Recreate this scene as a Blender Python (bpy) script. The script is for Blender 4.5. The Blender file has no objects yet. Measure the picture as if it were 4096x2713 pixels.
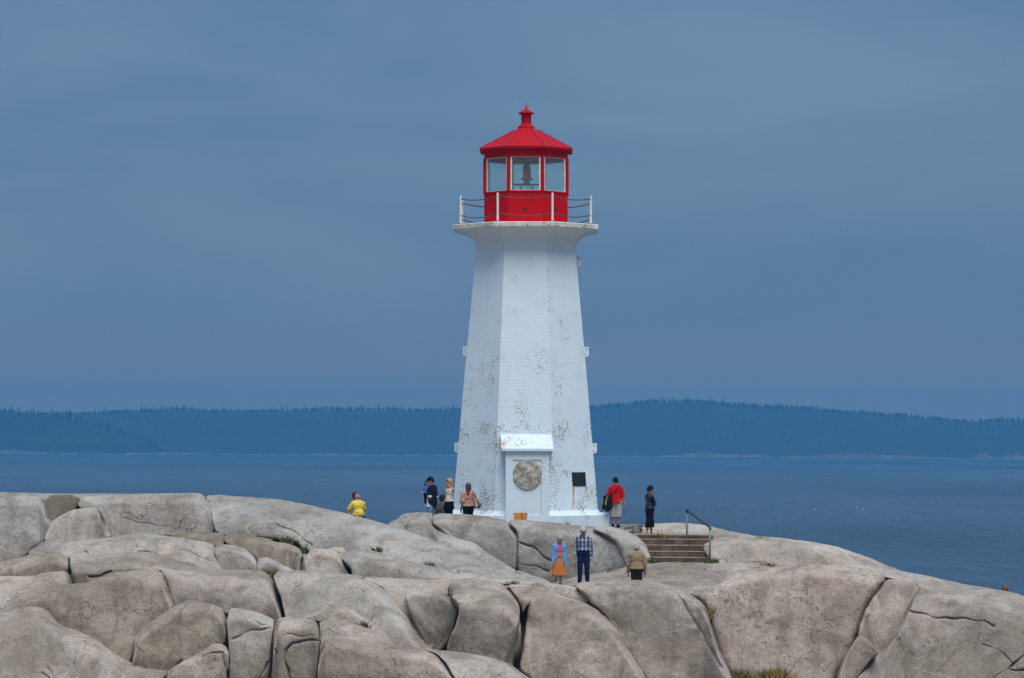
import bpy, bmesh, math, random
import numpy as np
from mathutils import Vector, Matrix, noise as mnoise
random.seed(7); rng = np.random.default_rng(7)
sc = bpy.context.scene
COL = sc.collection
R = math.radians

# ------------------------------------------------------------------ camera
# the tower stands on the origin (z = 0 at its foot); the camera looks at it from 110 m away
W4, H4, F = 4096.0, 2713.0, 12320.0
EYE = Vector((-0.49, -110.0, 2.77))
HOR = 1785.0
pitch = math.atan((HOR - H4 / 2) / F); roll = R(0.32)
fw = Vector((0, math.cos(pitch), math.sin(pitch)))
r0 = Vector((1, 0, 0)); u0 = r0.cross(fw)
rt = r0 * math.cos(roll) + u0 * math.sin(roll)
up = -r0 * math.sin(roll) + u0 * math.cos(roll)
cam_d = bpy.data.cameras.new('camera'); cam = bpy.data.objects.new('camera', cam_d); COL.objects.link(cam)
M = Matrix((rt, up, -fw)).transposed().to_4x4(); M.translation = EYE
cam.matrix_world = M
cam_d.sensor_width = 36.0; cam_d.lens = F / W4 * 36.0
cam_d.clip_start = 0.5; cam_d.clip_end = 30000
sc.camera = cam

# ------------------------------------------------------------------ world: one even layer of blue-grey cloud over a clear-sky base
SUN_EL, SUN_AZ = 62.0, 17.0       # from behind the camera, a little to the right
sdir = Vector((math.sin(R(SUN_AZ)) * math.cos(R(SUN_EL)), -math.cos(R(SUN_AZ)) * math.cos(R(SUN_EL)), math.sin(R(SUN_EL))))
w = bpy.data.worlds.new('World'); sc.world = w; w.use_nodes = True
nt = w.node_tree; nt.nodes.clear()
def N(t, ty, **kw):
    n = t.nodes.new(ty)
    for k, v in kw.items():
        if k == 'ins':
            for a, b in v.items(): n.inputs[a].default_value = b
        else: setattr(n, k, v)
    return n
def L(t, a, b): t.links.new(a, b)
o_ = N(nt, 'ShaderNodeOutputWorld'); bg = N(nt, 'ShaderNodeBackground', ins={'Strength': 0.1})
sky = N(nt, 'ShaderNodeTexSky', sky_type='NISHITA', sun_disc=False)
sky.sun_elevation = R(SUN_EL); sky.sun_rotation = math.atan2(sdir.x, sdir.y)
tc = N(nt, 'ShaderNodeTexCoord')
mp = N(nt, 'ShaderNodeMapping'); mp.inputs['Scale'].default_value = (3.2, 3.2, 13.0); mp.inputs['Location'].default_value = (0.35, 0.2, 0.55)
nz = N(nt, 'ShaderNodeTexNoise', ins={'Scale': 1.6, 'Detail': 4.0, 'Roughness': 0.52, 'Distortion': 0.5})
cr = N(nt, 'ShaderNodeValToRGB')
cr.color_ramp.elements[0].position = 0.34; cr.color_ramp.elements[0].color = (0.25, 0.52, 0.92, 1)
cr.color_ramp.elements[1].position = 0.66; cr.color_ramp.elements[1].color = (0.45, 0.72, 1.10, 1)
mx = N(nt, 'ShaderNodeMixRGB', ins={'Fac': 0.94})
L(nt, tc.outputs['Generated'], mp.inputs['Vector']); L(nt, mp.outputs[0], nz.inputs['Vector']); L(nt, nz.outputs['Fac'], cr.inputs[0])
sx_ = N(nt, 'ShaderNodeSeparateXYZ'); L(nt, tc.outputs['Generated'], sx_.inputs[0])
hz_ = N(nt, 'ShaderNodeMapRange', ins={1: 0.0, 2: 0.050, 3: 1.0, 4: 0.0}); hz_.interpolation_type = 'SMOOTHSTEP'; L(nt, sx_.outputs['Z'], hz_.inputs[0])
hm_ = N(nt, 'ShaderNodeMixRGB', ins={2: (0.92, 0.86, 0.70, 1)}); # overcast: the cloud layer is thinner and paler overhead than towards the horizon
ov_ = N(nt, 'ShaderNodeMapRange', ins={1: 0.0, 2: 1.0, 3: 0.90, 4: 3.1}); L(nt, sx_.outputs['Z'], ov_.inputs[0])
og_ = N(nt, 'ShaderNodeMapRange', ins={1: 0.10, 2: 0.8, 3: 0.0, 4: 0.55}); L(nt, sx_.outputs['Z'], og_.inputs[0])
ow_ = N(nt, 'ShaderNodeMixRGB', ins={2: (0.72, 0.84, 1.02, 1)}); L(nt, og_.outputs[0], ow_.inputs[0]); L(nt, cr.outputs[0], ow_.inputs[1])
om_ = N(nt, 'ShaderNodeVectorMath', operation='SCALE'); L(nt, ow_.outputs[0], om_.inputs[0]); L(nt, ov_.outputs[0], om_.inputs['Scale'])
L(nt, hz_.outputs[0], hm_.inputs[0]); L(nt, om_.outputs[0], hm_.inputs[1])
L(nt, sky.outputs[0], mx.inputs[1]); L(nt, hm_.outputs[0], mx.inputs[2]); L(nt, mx.outputs[0], bg.inputs['Color']); L(nt, bg.outputs[0], o_.inputs[0])

sun_d = bpy.data.lights.new('sun', 'SUN'); sun = bpy.data.objects.new('sun', sun_d); COL.objects.link(sun)
sun_d.energy = 1.2; sun_d.angle = R(38); sun_d.color = (1.0, 0.97, 0.93)
sun.rotation_euler = sdir.to_track_quat('Z', 'Y').to_euler(); sun.location = (0, -60, 60)

sc.view_settings.view_transform = 'Standard'; sc.view_settings.look = 'None'
sc.view_settings.exposure = 1.38; sc.view_settings.gamma = 1.0
sc.cycles.use_denoising = True
sc.cycles.max_bounces = 6; sc.cycles.diffuse_bounces = 3; sc.cycles.glossy_bounces = 3
sc.cycles.transmission_bounces = 6; sc.cycles.transparent_max_bounces = 12; sc.cycles.volume_bounces = 0

# ------------------------------------------------------------------ helpers
def P(u, v, d):
    """the point of the place that lies d metres down the lens axis, seen at (u, v) of the 4096 px picture"""
    return EYE + (fw + rt * ((u - W4 / 2) / F) - up * ((v - H4 / 2) / F)) * d
def Pn(u, v, d):
    u = np.asarray(u, float); v = np.asarray(v, float); d = np.asarray(d, float)
    a = (u - W4 / 2) / F; b = -(v - H4 / 2) / F
    f_, r_, u_ = np.array(fw), np.array(rt), np.array(up)
    return np.array(EYE) + (f_ + a[..., None] * r_ + b[..., None] * u_) * d[..., None]
def tag(o, label=None, cat=None, group=None, kind=None):
    if label: o['label'] = label
    if cat: o['category'] = cat
    if group: o['group'] = group
    if kind: o['kind'] = kind
    return o
def link(name, me, mat, parent=None, loc=None):
    o = bpy.data.objects.new(name, me); COL.objects.link(o)
    if mat is not None:
        me.materials.append(mat)
    if parent is not None: o.parent = parent
    if loc is not None: o.location = loc
    return o
def mesh_np(name, v, f, smooth=True):
    v = np.asarray(v, np.float32); f = np.asarray(f, np.int32)
    me = bpy.data.meshes.new(name); k = f.shape[1]
    me.vertices.add(len(v)); me.vertices.foreach_set('co', v.ravel())
    me.loops.add(f.size); me.loops.foreach_set('vertex_index', f.ravel())
    me.polygons.add(len(f)); me.polygons.foreach_set('loop_start', np.arange(len(f), dtype=np.int32) * k)
    me.polygons.foreach_set('loop_total', np.full(len(f), k, np.int32))
    me.polygons.foreach_set('use_smooth', np.full(len(f), smooth))
    me.update(calc_edges=True); me.validate()
    return me
def mesh_py(name, v, f, smooth=False):
    me = bpy.data.meshes.new(name); me.from_pydata([tuple(q) for q in v], [], f); me.update()
    if smooth: me.polygons.foreach_set('use_smooth', [True] * len(me.polygons))
    return me
def empty(name, loc=(0, 0, 0), rz=0):
    o = bpy.data.objects.new(name, None); COL.objects.link(o); o.location = loc; o.rotation_euler = (0, 0, rz); o.empty_display_size = .2
    return o
def bm_box(bm, c, s, rz=0.0, bev=0.0):
    r = bmesh.ops.create_cube(bm, size=1.0); vs = r['verts']
    bmesh.ops.scale(bm, verts=vs, vec=s)
    if bev:
        es = list({e for q in vs for e in q.link_edges})
        rr = bmesh.ops.bevel(bm, geom=es, offset=bev, segments=2, affect='EDGES', profile=0.6)
        vs = list({q for f_ in rr['faces'] for q in f_.verts} | {q for q in vs if q.is_valid})
    if rz: bmesh.ops.rotate(bm, verts=vs, cent=(0, 0, 0), matrix=Matrix.Rotation(rz, 3, 'Z'))
    bmesh.ops.translate(bm, verts=vs, vec=c)
    return vs
def bm_mesh(name, bm, smooth=False):
    me = bpy.data.meshes.new(name); bmesh.ops.recalc_face_normals(bm, faces=bm.faces); bm.to_mesh(me); bm.free()
    if smooth: me.polygons.foreach_set('use_smooth', [True] * len(me.polygons))
    return me
def box_mesh(name, c, s, rz=0.0, bev=0.0):
    bm = bmesh.new(); bm_box(bm, c, s, rz, bev); return bm_mesh(name, bm)
def tube(name, pts, rad, seg=8, cap=True, smooth=True):
    pts = [Vector(q) for q in pts]; n = len(pts); rad = rad if hasattr(rad, '__len__') else [rad] * n
    vs, fs = [], []; ref = None
    for i, q in enumerate(pts):
        t = (pts[min(i + 1, n - 1)] - pts[max(i - 1, 0)]).normalized()
        a = t.orthogonal().normalized() if ref is None else (ref - t * ref.dot(t)).normalized()
        ref = a; b = t.cross(a)
        for k in range(seg):
            an = 2 * math.pi * k / seg
            vs.append(q + (a * math.cos(an) + b * math.sin(an)) * rad[i])
    for i in range(n - 1):
        for k in range(seg):
            k2 = (k + 1) % seg
            fs.append((i * seg + k, i * seg + k2, (i + 1) * seg + k2, (i + 1) * seg + k))
    if cap: fs += [tuple(range(seg))[::-1], tuple((n - 1) * seg + k for k in range(seg))]
    return mesh_py(name, vs, fs, smooth)
def ngon_loft(name, rings, n=8, rot=0.0, cap_b=True, cap_t=True, smooth=False, c=(0, 0)):
    """stack of regular n-gons; rings = [(z, apothem)], first flat faces the camera"""
    vs, fs = [], []; k = 1 / math.cos(math.pi / n)
    for z, a in rings:
        for i in range(n):
            an = -math.pi / 2 + math.pi / n + 2 * math.pi * i / n + rot
            vs.append((c[0] + a * k * math.cos(an), c[1] + a * k * math.sin(an), z))
    for j in range(len(rings) - 1):
        for i in range(n):
            i2 = (i + 1) % n
            fs.append((j * n + i, j * n + i2, (j + 1) * n + i2, (j + 1) * n + i))
    if cap_b: fs.append(tuple(range(n))[::-1])
    if cap_t: fs.append(tuple((len(rings) - 1) * n + i for i in range(n)))
    return mesh_py(name, vs, fs, smooth)

# ------------------------------------------------------------------ materials
def new_mat(name, rough=0.8):
    m = bpy.data.materials.new(name); m.use_nodes = True; t = m.node_tree
    b = t.nodes['Principled BSDF']; b.inputs['Roughness'].default_value = rough
    return m, t, b
def ramp(t, src, stops):
    n = N(t, 'ShaderNodeValToRGB'); e = n.color_ramp.elements
    while len(e) < len(stops): e.new(0.5)
    for q, (p_, c_) in zip(e, stops):
        q.position = p_; q.color = c_ if len(c_) == 4 else (*c_, 1)
    L(t, src, n.inputs[0]); return n
def noise(t, vec, scale, det=3.0, rough=0.5, dist=0.0):
    n = N(t, 'ShaderNodeTexNoise', ins={'Scale': scale, 'Detail': det, 'Roughness': rough, 'Distortion': dist})
    L(t, vec, n.inputs['Vector']); return n
def mixc(t, fac, a, b, mode='MIX'):
    n = N(t, 'ShaderNodeMixRGB', blend_type=mode)
    for s, i in ((fac, 0), (a, 1), (b, 2)):
        if hasattr(s, 'links'): L(t, s, n.inputs[i])
        elif isinstance(s, (int, float)): n.inputs[i].default_value = s
        else: n.inputs[i].default_value = (*s, 1)
    return n.outputs[0]
def math_(t, op, a, b=0.0, c=None):
    n = N(t, 'ShaderNodeMath', operation=op)
    for i, s in enumerate((a, b) if c is None else (a, b, c)):
        if hasattr(s, 'links'): L(t, s, n.inputs[i])
        else: n.inputs[i].default_value = s
    return n.outputs[0]
def scaled(t, vec, s, loc=(0, 0, 0)):
    n = N(t, 'ShaderNodeMapping'); n.inputs['Scale'].default_value = s; n.inputs['Location'].default_value = loc
    L(t, vec, n.inputs['Vector']); return n.outputs[0]
def bump(t, b, h, strength=0.5, dist=0.02):
    n = N(t, 'ShaderNodeBump', ins={'Strength': strength, 'Distance': dist}); L(t, h, n.inputs['Height']); L(t, n.outputs[0], b.inputs['Normal'])
def objco(t): return N(t, 'ShaderNodeTexCoord').outputs['Object']
def pos(t): return N(t, 'ShaderNodeNewGeometry').outputs['Position']
def mat_plain(name, col, rough=0.7, var=0.15, scale=8.0, bmp=0.0, metal=0.0, spec=None):
    m, t, b = new_mat(name, rough); v = objco(t)
    n = noise(t, v, scale, 3)
    lo = tuple(c * (1 - var) for c in col); hi = tuple(min(1, c * (1 + var)) for c in col)
    r_ = ramp(t, n.outputs['Fac'], [(0.3, lo), (0.7, hi)])
    L(t, r_.outputs[0], b.inputs['Base Color']); b.inputs['Metallic'].default_value = metal
    if spec is not None: b.inputs['Specular IOR Level'].default_value = spec
    if bmp: bump(t, b, noise(t, v, scale * 2.5, 4).outputs['Fac'], 0.5, bmp)
    return m

def granite(name, ca, cb, stain=0.5, lichen=0.5, pink=0.5):
    m, t, b = new_mat(name, 0.9); v = pos(t)
    oi = N(t, 'ShaderNodeObjectInfo')
    big = noise(t, v, 0.5, 4, 0.55, 0.3)
    base = ramp(t, big.outputs['Fac'], [(0.32, ca), (0.68, cb)]).outputs[0]
    tint = ramp(t, oi.outputs['Random'], [(0.0, (0.86, 0.88, 0.88)), (0.5, (1.0, 0.98, 0.95)), (1.0, (1.08, 1.0, 0.94))]).outputs[0]
    base = mixc(t, 0.8, base, tint, 'MULTIPLY')
    # warm pink feldspar zones
    pk = ramp(t, noise(t, scaled(t, v, (1, 1, 1), (7, 3, 1)), 0.8, 5, 0.6, 0.6).outputs['Fac'], [(0.50, (0, 0, 0)), (0.68, (1, 1, 1))]).outputs[0]
    base = mixc(t, math_(t, 'MULTIPLY', pk, pink), base, (0.385, 0.285, 0.225))
    # long dark weather stains running down the stone, and broad grey films
    st = ramp(t, noise(t, scaled(t, v, (1.3, 1.3, 0.35), (2, 9, 4)), 1.0, 6, 0.62, 0.8).outputs['Fac'], [(0.48, (0, 0, 0)), (0.64, (1, 1, 1))]).outputs[0]
    base = mixc(t, math_(t, 'MULTIPLY', st, stain), base, (0.118, 0.094, 0.062))
    st2 = ramp(t, noise(t, scaled(t, v, (1, 1, 1), (20, 5, 8)), 0.33, 5, 0.6, 0.5).outputs['Fac'], [(0.49, (0, 0, 0)), (0.57, (1, 1, 1))]).outputs[0]
    base = mixc(t, math_(t, 'MULTIPLY', st2, stain * 0.95), base, (0.150, 0.125, 0.088))
    # ochre lichen
    li = ramp(t, noise(t, scaled(t, v, (1, 1, 1), (-4, 2, 6)), 1.1, 7, 0.68, 0.4).outputs['Fac'], [(0.60, (0, 0, 0)), (0.76, (1, 1, 1))]).outputs[0]
    base = mixc(t, math_(t, 'MULTIPLY', li, lichen), base, (0.200, 0.140, 0.052))
    dl_ = ramp(t, noise(t, scaled(t, v, (1, 1, 1), (11, 4, 9)), 7.0, 5, 0.7, 0.3).outputs['Fac'], [(0.53, (0, 0, 0)), (0.62, (1, 1, 1))]).outputs[0]
    dz_ = ramp(t, noise(t, scaled(t, v, (1, 1, .7), (2, 14, 1)), 0.65, 4, 0.6, 0.6).outputs['Fac'], [(0.47, (0, 0, 0)), (0.64, (1, 1, 1))]).outputs[0]
    base = mixc(t, math_(t, 'MULTIPLY', math_(t, 'MULTIPLY', dl_, dz_), min(1.0, stain * 1.25)), base, (0.082, 0.068, 0.046))
    # coarse crystals
    sp = noise(t, v, 24.0, 3, 0.7)
    spr = ramp(t, sp.outputs['Fac'], [(0.28, (0.50, 0.49, 0.47)), (0.45, (0.94, 0.94, 0.93)), (0.58, (1.06, 1.05, 1.05)), (0.72, (1.48, 1.46, 1.44))]).outputs[0]
    base = mixc(t, 1.0, base, spr, 'MULTIPLY')
    vo = N(t, 'ShaderNodeTexVoronoi', ins={'Scale': 34.0}); L(t, v, vo.inputs['Vector'])
    vr = ramp(t, N_sep(t, vo.outputs['Color']), [(0.0, (0.70, 0.69, 0.67)), (0.25, (0.95, 0.95, 0.95)), (0.8, (1.04, 1.04, 1.04)), (1.0, (1.30, 1.28, 1.26))]).outputs[0]
    base = mixc(t, 0.65, base, vr, 'MULTIPLY')
    # hairline fractures, here and there
    wp = N(t, 'ShaderNodeVectorMath', operation='ADD'); wn = noise(t, v, 1.3, 4, .6); L(t, v, wp.inputs[0]); L(t, wn.outputs['Color'], wp.inputs[1])
    hv = N(t, 'ShaderNodeTexVoronoi', feature='DISTANCE_TO_EDGE', ins={'Scale': 0.75}); L(t, scaled(t, wp.outputs[0], (1, .6, 1.5)), hv.inputs['Vector'])
    hl = ramp(t, hv.outputs['Distance'], [(0.0, (1, 1, 1)), (0.012, (0, 0, 0))]).outputs[0]
    hk = ramp(t, noise(t, scaled(t, v, (1, 1, 1), (31, 2, 7)), 0.7, 2).outputs['Fac'], [(0.50, (0, 0, 0)), (0.60, (1, 1, 1))]).outputs[0]
    hair = math_(t, 'MULTIPLY', hl, hk)
    base = mixc(t, math_(t, 'MULTIPLY', hair, 0.75), base, (0.045, 0.038, 0.028))
    # thin pale veins
    ve = noise(t, scaled(t, v, (0.25, 0.25, 1.0), (3, 1, 2)), 0.5, 2, 0.4, 0.5)
    vl = ramp(t, ve.outputs['Fac'], [(0.497, (0, 0, 0)), (0.500, (1, 1, 1)), (0.503, (0, 0, 0))]).outputs[0]
    base = mixc(t, math_(t, 'MULTIPLY', vl, 0.35), base, (0.42, 0.38, 0.33))
    L(t, base, b.inputs['Base Color']); b.inputs['Specular IOR Level'].default_value = 0.25
    h = mixc(t, 0.25, noise(t, v, 4.0, 6, 0.6).outputs['Fac'], sp.outputs['Fac'])
    bump(t, b, math_(t, 'SUBTRACT', h, math_(t, 'MULTIPLY', hair, .5)), 0.5, 0.05)
    return m
def N_sep(t, c):
    n = N(t, 'ShaderNodeSeparateColor'); L(t, c, n.inputs[0]); return n.outputs[0]

MAT = {}
MAT['granite'] = granite('granite', (0.326, 0.298, 0.266), (0.445, 0.412, 0.374), stain=0.42)
MAT['granite_pink'] = granite('granite_pink', (0.328, 0.282, 0.246), (0.445, 0.388, 0.342), pink=0.65)
MAT['granite_grey'] = granite('granite_grey', (0.275, 0.258, 0.236), (0.415, 0.396, 0.370), stain=0.45, lichen=0.25, pink=0.25)
MAT['granite_dark'] = granite('granite_dark', (0.242, 0.208, 0.166), (0.350, 0.306, 0.256), stain=0.6, lichen=0.75, pink=0.4)
MAT['granite_floor'] = granite('granite_floor', (0.240, 0.215, 0.188), (0.320, 0.292, 0.262), stain=0.55, lichen=0.25, pink=0.5)
MAT['moss_rock'] = granite('moss_rock', (0.150, 0.135, 0.090), (0.220, 0.205, 0.160), stain=0.6, lichen=1.0, pink=0.1)

# ------------------------------------------------------------------ sea
SEA = EYE.z - 12.0
def mat_sea():
    m, t, b = new_mat('sea_water', 0.22); v = pos(t)
    wb = noise(t, scaled(t, v, (0.004, 0.0016, 1), (3, 1, 0)), 1.0, 5, 0.6); L(t, ramp(t, wb.outputs['Fac'], [(.35, (.12, .12, .12)), (.65, (.38, .38, .38))]).outputs[0], b.inputs['Roughness'])
    b.inputs['IOR'].default_value = 1.33
    big = noise(t, scaled(t, v, (0.006, 0.0022, 1)), 1.0, 4, 0.55)
    L(t, ramp(t, big.outputs['Fac'], [(0.36, (0.006, 0.028, 0.060)), (0.64, (0.030, 0.068, 0.112))]).outputs[0], b.inputs['Base Color'])
    a = noise(t, scaled(t, v, (0.33, 0.07, 1)), 1.0, 5, 0.62, 0.4)
    c = noise(t, scaled(t, v, (0.05, 0.010, 1)), 1.0, 3, 0.5)
    h = math_(t, 'ADD', a.outputs['Fac'], math_(t, 'MULTIPLY', c.outputs['Fac'], 2.5))
    bump(t, b, h, 1.0, 4.0)
    return m
v_, f_ = [], []
xs = np.linspace(-2600, 2600, 27); ys = np.linspace(-140, 4900, 27)
for y in ys:
    for x in xs: v_.append((x, y, SEA))
for j in range(26):
    for i in range(26): f_.append((j * 27 + i, j * 27 + i + 1, (j + 1) * 27 + i + 1, (j + 1) * 27 + i))
tag(link('sea', mesh_py('sea', v_, f_), mat_sea()), kind='structure')

# ------------------------------------------------------------------ far hills, their woods and the pale shore
MAT['forest_floor'] = mat_plain('forest_floor', (0.016, 0.024, 0.018), 0.95, 0.3, 0.02)
MAT['conifer'] = mat_plain('conifer', (0.012, 0.018, 0.014), 0.95, 0.12, 0.03)
MAT['shore'] = mat_plain('shore_rock', (0.09, 0.085, 0.085), 0.95, 0.4, 0.08)
def hill(name, prof, d0, d1, d2, seed):
    us = np.arange(prof[0][0], prof[-1][0] + 1, 20.0)
    vt = np.interp(us, [q[0] for q in prof], [q[1] for q in prof]) + 16
    rows = []
    ph = rng.random(6) * 7
    for tt, dd in ((0.0, d0 - 30), (0.03, d0), (0.28, d0 + (d1 - d0) * .25), (0.62, d0 + (d1 - d0) * .55), (0.88, d0 + (d1 - d0) * .82), (1.0, d1), (0.93, d1 + (d2 - d1) * .4), (-.1, d2)):
        top = Pn(us, vt, np.full_like(us, d1))
        base = Pn(us, vt, np.full_like(us, dd))
        jit = 1 + .06 * np.sin(us * .011 + ph[0] + dd) + .05 * np.sin(us * .023 + ph[1] + dd * 2) if 0 < tt < 1 else 1
        z = SEA - 1 + (top[:, 2] - SEA) * tt * jit if tt else np.full_like(us, SEA - 2)
        rows.append(np.stack([base[:, 0], base[:, 1], z], 1))
    n = len(us); V_ = np.concatenate(rows); F_ = [(j * n + i, j * n + i + 1, (j + 1) * n + i + 1, (j + 1) * n + i) for j in range(len(rows) - 1) for i in range(n - 1)]
    tag(link(name, mesh_np(name, V_, F_), MAT['forest_floor']), kind='structure')
    return np.array(rows)
def woods(name, rows, count, label, seed, ridge=.30):
    g = np.random.default_rng(seed); nr, n, _ = rows.shape; V_, F_ = [], []; base = 0
    for c in range(count):
        if c < count * ridge: a = 5 + g.normal(0, .12)
        else: a = 1.05 + 3.95 * g.random() ** .8
        a = min(max(a, 1.02), 5.6); b_ = g.random() * (n - 1.001)
        j, i = int(a), int(b_); ta, tb = a - j, b_ - i
        q = (rows[j, i] * (1 - tb) + rows[j, i + 1] * tb) * (1 - ta) + (rows[j + 1, i] * (1 - tb) + rows[j + 1, i + 1] * tb) * ta
        h = (g.uniform(3.2, 6.0) * (1.8 if g.random() < .05 else 1)) if a > 4.75 else g.uniform(1.2, 2.4); cl_ = .55 + .8 * (.5 + .5 * mnoise.noise(Vector((b_ * .11, seed, 0)))) + .25 * mnoise.noise(Vector((b_ * .9, seed, 3))); h *= cl_; r = h * g.uniform(.22, .36) if h < 6 else h * g.uniform(.14, .2)
        for z0, z1, rr in ((-.5, .58, 1.0), (.34, 1.0, .60)):
            for k in range(5):
                an = 2 * math.pi * (k + g.random() * .3) / 5; V_.append((q[0] + r * rr * math.cos(an), q[1] + r * rr * math.sin(an), q[2] + h * z0))
            V_.append((q[0], q[1], q[2] + h * z1))
            for k in range(5): F_.append((base + k, base + (k + 1) % 5, base + 5))
            base += 6
    tag(link(name, mesh_np(name, V_, F_, False), MAT['conifer']), label, 'woodland', kind='stuff')
main_prof = [(-900, 1640), (-200, 1640), (213, 1641), (378, 1639), (473, 1633), (562, 1627), (650, 1621), (739, 1622), (828, 1630), (946, 1630), (1064, 1628), (1183, 1624), (1348, 1621), (1600, 1624), (1840, 1623), (2100, 1624), (2362, 1614), (2450, 1606), (2530, 1598), (2600, 1590), (2688, 1588), (2802, 1589), (2884, 1599), (2992, 1606), (3105, 1612), (3232, 1619), (3358, 1631), (3484, 1637), (3611, 1645), (3737, 1657), (3832, 1669), (3927, 1670), (4021, 1664), (4096, 1665), (4400, 1672), (5000, 1690)]
left_prof = [(-1200, 1600), (-500, 1615), (0, 1628), (95, 1630), (148, 1639), (201, 1648), (237, 1656), (284, 1662), (331, 1671), (430, 1692), (540, 1726), (620, 1770), (680, 1824)]
rw = hill('far_hill', main_prof, 3640, 4050, 4500, 1); woods('far_woods', rw, 9000, 'dark blue hazy conifer woods covering the long far ridge', 3)
rw2 = hill('near_hill', left_prof, 3560, 3625, 3660, 2); woods('near_woods', rw2, 2600, 'darker conifer woods on the nearer slope at the far left shore', 4, .08)
# low pale ledges along the water's edge
us = np.arange(-900, 5000, 7.0)
hgt = .7 + .4 * np.sin(us * .05) + rng.random(len(us)) * .9
for c_, w_, a_ in ((2830, 110, 5.5), (3010, 60, 3.2), (3420, 170, 4.6), (3650, 90, 2.6), (3935, 28, 6.0), (4060, 60, 5.0), (60, 90, 3.0), (700, 140, 1.8), (1330, 90, 1.5)):
    hgt += a_ * np.exp(-((us - c_) / w_) ** 2) * (.55 + .6 * rng.random(len(us)))
dsh = np.interp(us, [-900, 300, 620, 760, 5000], [3520, 3520, 3540, 3595, 3595])
p0 = Pn(us, np.full_like(us, 1826), dsh); p1 = Pn(us, np.full_like(us, 1826), dsh + 14); p2 = Pn(us, np.full_like(us, 1826), dsh + 60)
for q, z in ((p0, SEA - 1), (p1, SEA + hgt), (p2, SEA + hgt * .8)): q[:, 2] = z
n = len(us)
tag(link('far_shore', mesh_np('far_shore', np.concatenate([p0, p1, p2]), [(j * n + i, j * n + i + 1, (j + 1) * n + i + 1, (j + 1) * n + i) for j in range(2) for i in range(n - 1)], False), MAT['shore']), kind='structure')

# ------------------------------------------------------------------ the granite headland: every joint-bounded block is a rock of its own
def A(*p): return [(x / 2.0282, 1940 + y / 2.0284) for x, y in p]
def B(*p): return [(1000 + x / 2.0282, 1940 + y / 2.0284) for x, y in p]
def C(*p): return [(2000 + x / 2.0282, 1940 + y / 2.0284) for x, y in p]
def D(*p): return [(3000 + x / 2.0283, 1940 + y / 2.0284) for x, y in p]
ROCKS = []
def rk(poly, z=None, **kw): ROCKS.append((poly, z, kw))
# z: order from near to far (small = near); d: metres at the crest; tt/tf: slope of top / front; st: height of the top share (m); R: edge rounding (m)
# --- right foreground
rk(C((1490,842),(1640,815),(1800,752),(1950,702),(2100,682),(2231,668)) + D((190,665),(380,645),(640,652),(900,676),(1088,722),(1092,772),(1062,800),(1000,885),(928,1005),(882,1185),(850,1250),(768,1400),(690,1560),(660,1660)) + C((1900,1660),(1862,1568),(1792,1420),(1740,1270),(1702,1130),(1672,1010),(1612,930),(1490,872)), 10, R=.60, rs=.8, rb=.75, st=.35, tt=28, tf=68, d=95.2, mat='granite_pink')
rk(D((600,648),(900,652),(1130,688),(1290,715),(1500,755),(1750,813),(2040,858),(2223,903),(2500,972),(2700,1050),(2700,1300),(2223,1090),(1900,985),(1640,885),(1540,868),(1300,790),(1080,735),(900,690)), 14, R=.16, tt=20, tf=28, st=.5, d=96.3, mat='granite')
rk(D((1096,776),(1180,768),(1320,780),(1385,845),(1325,920),(1284,1012),(1226,1116),(1176,1185),(1106,1305),(1062,1352),(985,1285),(892,1205),(890,1180),(936,1020),(1006,895)), 11, R=.12, tt=40, tf=62, st=.15, d=94.9, mat='granite_pink')
rk(D((862,1245),(905,1216),(985,1290),(1052,1356),(985,1402),(872,1500),(800,1660),(700,1660),(776,1402)), 9, R=.10, tt=50, tf=70, st=.1, d=93.9, mat='granite_pink')
rk(D((1326,782),(1540,862),(1660,876),(1900,972),(2223,1076),(2500,1180),(2700,1260),(2700,1660),(806,1660),(878,1502),(992,1400),(1066,1360),(1114,1308),(1184,1190),(1234,1120),(1292,1018),(1332,922),(1392,848)), 10, R=.22, tt=26, tf=60, st=.25, d=95.0, mat='granite_pink',
   cracks=[(D((1286,1018),(1400,1048),(1530,1082),(1700,1082),(1900,1108),(1985,1145)), 4, .16), (D((2300,1350),(2223,1388),(2140,1448),(2092,1500),(2223,1506),(2300,1500)), 4, .2), (D((1890,1300),(2000,1330),(2130,1440)), 3, .06), (D((2092,1500),(2000,1540),(1960,1600)), 3, .08), (D((1660,1200),(1700,1300),(1580,1480)), 3, .03)])
# --- centre foreground
rk(C((600,806),(880,777),(1100,771),(1300,800),(1450,840),(1560,880),(1612,912),(1652,960),(1676,1010),(1712,1150),(1752,1280),(1812,1420),(1878,1568),(1915,1660),(1240,1660),(1186,1530),(1086,1370),(1006,1230),(926,1110),(826,1020),(736,950),(722,918),(680,868)), 8, R=.42, tt=24, tf=66, st=.30, d=96.0, mat='granite_pink',
   cracks=[(C((1440,900),(1500,980),(1600,1150),(1750,1400),(1830,1540)), 9, .10)])
rk(C((62,802),(200,812),(400,842),(540,902),(700,962),(816,1030),(914,1130),(994,1250),(1074,1384),(1174,1540),(1226,1660),(345,1660),(250,1560),(150,1484),(188,1330),(206,1200),(214,1090),(236,962),(206,1000),(190,1035),(166,962),(114,885)), 7, R=.34, tt=24, tf=62, st=.40, d=95.4, grow=.5, rs=.5, mat='granite_pink',
   cracks=[(C((870,1200),(840,1290),(800,1420)), 3, .03), (C((240,950),(212,1060),(195,1130)), 4, .2)])
rk(C((-10,772),(200,782),(420,800),(580,822),(676,880),(716,930),(700,950),(600,896),(460,848),(200,814),(60,800),(-10,790)), 12, R=.10, tt=28, tf=55, st=.08, d=96.3, ext=10)
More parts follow.
